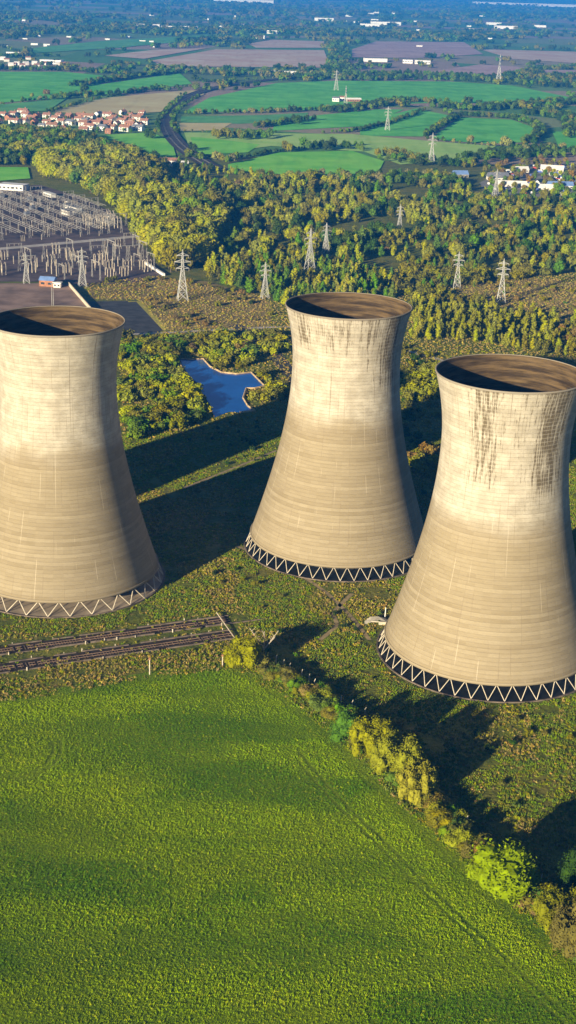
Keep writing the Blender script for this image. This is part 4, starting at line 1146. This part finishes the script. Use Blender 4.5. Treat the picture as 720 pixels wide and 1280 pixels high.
MB().bar((-.5, 0, 0), (-.5, 0, 14), .22, .16, 8).bar((.5, 0, 0), (.5, 0, 11), .2, .16, 8).build('pole', M['steel'], r); MB().box(0, 0, 14, 2.2, .6, .4).build('lamp_head', M['slate'], r)
# cable trough seen as a pale line running out of the substation
a, b = at(182, 330), at(205, 345); d = (b - a).to_2d(); o = MB().box((a.x + b.x) / 2, (a.y + b.y) / 2, 0, d.length, 1.6, 1.8, math.atan2(d.y, d.x)).build('pipe_bridge', M['white']); tag(o, 'white covered cable bridge at the lower right corner of the substation', 'cable bridge')

# ------------------------------------------------------------------ housing estate
def house(wall, roof):
    r = empty('house'); w_, d_, h = 10.5, 8, 5.2
    MB().box(0, 0, 0, w_, d_, h).poly([(-w_ / 2, -d_ / 2, h), (-w_ / 2, d_ / 2, h), (-w_ / 2, 0, h + 2.5), (w_ / 2, -d_ / 2, h), (w_ / 2, d_ / 2, h), (w_ / 2, 0, h + 2.5)], [(0, 2, 1), (3, 4, 5)]).build('wall', wall, r)
    e = .4; z0 = h - .25
    V = [(-w_ / 2 - e, -d_ / 2 - e, z0), (w_ / 2 + e, -d_ / 2 - e, z0), (w_ / 2 + e, 0, h + 2.7), (-w_ / 2 - e, 0, h + 2.7), (w_ / 2 + e, d_ / 2 + e, z0), (-w_ / 2 - e, d_ / 2 + e, z0)]
    rf = MB().poly(V, [(0, 1, 2, 3), (3, 2, 4, 5), (5, 4, 1, 0)]).build('roof', roof, r)
    MB().box(w_ / 4, .6, h + 2, 1.0, 1.0, 2.4).build('chimney', M['brick'], rf)
    for sx in (-1, 1):
        for z in (1.0, 3.3): MB().box(sx * 2.8, -d_ / 2 - .03, z, 1.8, .12, 1.3).build('window', M['glass'], r)
    MB().box(0, -d_ / 2 - .03, 0, 1.1, .12, 2.1).build('door', M['slate'], r)
    return r
hp = [house(M['render'], M['rooftile']), house(M['brick'], M['rooftile']), house(M['render'], M['rooftile_brown']), house(M['white'], M['slate'])]
hn = ['cream house with an orange roof', 'brick house with an orange roof', 'cream house with a brown roof', 'white house with a slate roof']
used_h = set(); rr = random.Random(41); cnt = 0
est = [tuple(p) for p in PX([(-40, 146), (20, 142), (80, 146), (180, 142), (182, 164), (130, 170), (70, 170), (40, 158), (-40, 166)])]
hx, hy = fill([(x * 3, y) for x, y in est], 48, 91, .3); hx = hx / 3
for x, y in zip(hx, hy):
    if rr.random() < .10: continue
    k = rr.choice([0, 0, 0, 1, 1, 2, 3])
    o = hp[k] if k not in used_h else copy_tree(hp[k]); used_h.add(k)
    o.location = (x, y, 0); o.rotation_euler.z = rr.choice([-.6, -.5, -.4, -.3, 1.1]) + rr.uniform(-.15, .15); s_ = rr.uniform(.85, 1.15); o.scale = (s_ * rr.choice([1, 1, 1.4]), s_, s_)
    lb = hn[k] + (' in the left half of the distant estate' if project(x, y, 0)[0] < 90 else ' in the right half of the distant estate'); tag(o, lb, 'house', lb)
for k, h_ in enumerate(hp):
    if k not in used_h: h_.location = at(90, 150)
for i, (x_, y_, w_, d_, h, wl_, rf_, lb) in enumerate([
    (212, 207, 22, 9, 6, 'render', 'rooftile', 'long orange-roofed house beside the railway bend'), (230, 208, 9, 7, 4, 'white', 'white', 'small white shed right of the long orange-roofed house'),
    (420, 127, 12, 8, 6, 'white', 'slate', 'white farmhouse at the left of the farm in the big green field'), (428, 126, 10, 8, 6, 'white', 'rooftile_brown', 'white barn next to the white farmhouse'), (442, 127, 26, 8, 4, 'brick', 'white', 'long low barn at the right of the farm'),
    (469, 77, 60, 26, 8, 'white', 'white', 'long white warehouse below the dark ploughed field'), (510, 79, 26, 18, 9, 'white', 'slate', 'white barn right of the long warehouse'), (528, 80, 40, 22, 9, 'white', 'white', 'white shed at the right end of the row of barns'),
    (355, 93, 60, 20, 7, 'white', 'white', 'white shed at the end of the tree belt above the railway'), (65, 80, 50, 24, 9, 'white', 'white', 'long pale factory among trees at the upper left'), (18, 70, 36, 20, 9, 'white', 'white', 'white works building at the left edge'),
    (183, 34, 110, 40, 12, 'white', 'white', 'far white shed left of the horizon centre'), (216, 36, 90, 40, 10, 'white', 'white', 'far white shed, middle of three left of centre'), (235, 36, 80, 40, 10, 'white', 'white', 'far white shed, right of three left of centre'),
    (482, 31, 150, 60, 14, 'white', 'white', 'large white factory far off, right of centre'), (462, 33, 90, 50, 12, 'white', 'white', 'low white factory wing left of the large factory'), (405, 26, 100, 50, 14, 'white', 'white', 'white works far off, above the tree-lined road'),
    (632, 36, 110, 50, 14, 'white', 'white', 'bright white shed far off at the upper right'), (617, 31, 80, 40, 12, 'white', 'white', 'small white shed left of the bright upper-right one'), (305, 4, 500, 200, 30, 'white', 'white', 'very distant white works near the top edge'),
    (640, 6, 900, 150, 22, 'white', 'white', 'very long white roof near the top edge, left of the brightest'), (712, 9, 700, 150, 28, 'white', 'white', 'brightest long white roof near the top right corner'), (325, 48, 40, 20, 10, 'white', 'slate', 'white house far off above the pink ploughed field'),
    (340, 42, 40, 20, 12, 'white', 'slate', 'white house in the far trees above its neighbour'), (675, 34, 60, 30, 10, 'white', 'white', 'small pale shed far off at the right')]):
    building(x_, y_, w_, d_, h, 0 if w_ > 60 else rr.uniform(-.3, .3), M[wl_], M[rf_], lb, d_ > 15, win=w_ < 60)
rr = random.Random(55)
for k in range(46):
    x_, y_ = rr.uniform(-10, 730), rr.uniform(16, 60)
    dist = at(x_, y_).y
    building(x_, y_, dist / 1806 * rr.uniform(3, 9), dist / 1806 * 4, dist / 1806 * rr.uniform(1.0, 1.8), 0, M['white'], M['white'], 'tiny pale building far off in the blue country %s' % ('at the left' if x_ < 240 else 'in the middle' if x_ < 480 else 'at the right'), win=False)['group'] = 'tiny far buildings'
for k in range(16):
    x_, y_ = 2 + k * 5 + rr.uniform(-2, 2), rr.uniform(74, 84)
    building(x_, y_, 12, 9, 5, rr.uniform(-.5, .5), M['render'], M['rooftile' if k % 2 else 'white'], 'small %s house, %s from the left in the village at the upper left' % ('orange roofed' if k % 2 else 'white roofed', ORD[k]), False, 'house', 'house', win=False)['group'] = 'village houses at the upper left'

# ------------------------------------------------------------------ sheds and parked vans on the right
for (x_, y_, w_, d_, rz, rf_, lb) in [(640, 233, 30, 9, -.05, 'white', 'long white shed just right of the pylon by the parked vans'), (672, 237, 34, 9, -.1, 'white', 'long white shed in the middle of the van park'), (622, 225, 22, 16, .1, 'slate', 'grey roofed building behind the pylon by the van park'),
                                     (690, 214, 26, 12, -.2, 'white', 'white shed at the top of the van park'), (575, 221, 16, 12, .2, 'blueroof', 'blue roofed house in the trees left of the van park'), (700, 235, 26, 12, 0, 'blueroof', 'blue roofed shed at the right of the van park'), (650, 215, 18, 10, .2, 'white', 'white roofed unit above the long sheds')]:
    building(x_, y_, w_, d_, 3.2, rz, M[('render', 'concrete')[int(x_) % 2]], M[rf_], lb, False, 'shed', 'shed')
def van(mat):
    r = empty('van')
    V = [(-2.8, z) for z in ()]
    sec = [(-2.8, .4), (2.7, .4), (2.8, 1.1), (1.9, 1.4), (1.2, 2.3), (-2.8, 2.35)]
    P = [(x, -1, z) for x, z in sec] + [(x, 1, z) for x, z in sec]; n_ = 6
    MB().poly(P, [tuple(range(6)), tuple(range(11, 5, -1))] + [(i, 6 + i, 6 + (i + 1) % 6, (i + 1) % 6) for i in range(6)]).build('body', mat, r)
    MB().poly([(1.86, -.85, 1.48), (1.86, .85, 1.48), (1.28, .85, 2.2), (1.28, -.85, 2.2)], [(0, 1, 2, 3)]).build('windscreen', M['glass'], r).location = (.04, 0, .04)
    for sx in (-1.8, 1.8):
        for sy in (-1.0, 1.0): MB().bar((sx, sy - .1, .38), (sx, sy + .1, .38), .38, .38, 10).build('wheel', M['rubber'], r)
    return r
vp = [van(M['white']), van(M['vanblue']), van(M['vanred'])]; uv_ = set()
park = [tuple(p) for p in PX([(604, 226), (650, 206), (780, 205), (780, 248), (700, 246), (610, 240)])]
vx, vy = fill(park, 9, 66, .3); rr = random.Random(9); rws = {}
for x, y in sorted(zip(vx, vy), key=lambda q: q[0] / q[1]):
    if rr.random() < .66: continue
    k = rr.choice([0, 0, 0, 1, 1, 2]); o = vp[k] if k not in uv_ else copy_tree(vp[k]); uv_.add(k)
    o.location = (x, y, 0); o.rotation_euler.z = rr.choice([0, PI / 2]) + rr.uniform(-.2, .2); rw = int((y - min(vy)) / 9); rws[rw] = rws.get(rw, 0) + 1; lb = '%s van, %s from left in %s row of the van park' % (['white', 'blue', 'red'][k], ORD[rws[rw] - 1], ORD[rw]); tag(o, lb, 'van', 'vans parked among the sheds')

# ------------------------------------------------------------------ haze
t = bpy.data.materials.new('haze'); t.use_nodes = True; t.node_tree.nodes.clear()
vol = t.node_tree.nodes.new('ShaderNodeVolumePrincipled'); ou = t.node_tree.nodes.new('ShaderNodeOutputMaterial')
vol.inputs['Color'].default_value = (.03, .31, 1.0, 1)
vol.inputs['Density'].default_value = 1.0e-4
vol.inputs['Anisotropy'].default_value = 0.0
t.node_tree.links.new(vol.outputs[0], ou.inputs['Volume'])
hz = MB().box(0, B / 2 - 1500, -1, 2 * B + 200, B + 3400, CAM_H + 12).build('haze', t)
tag(hz, 'pale blue haze that thickens toward the horizon', 'haze', kind='stuff')
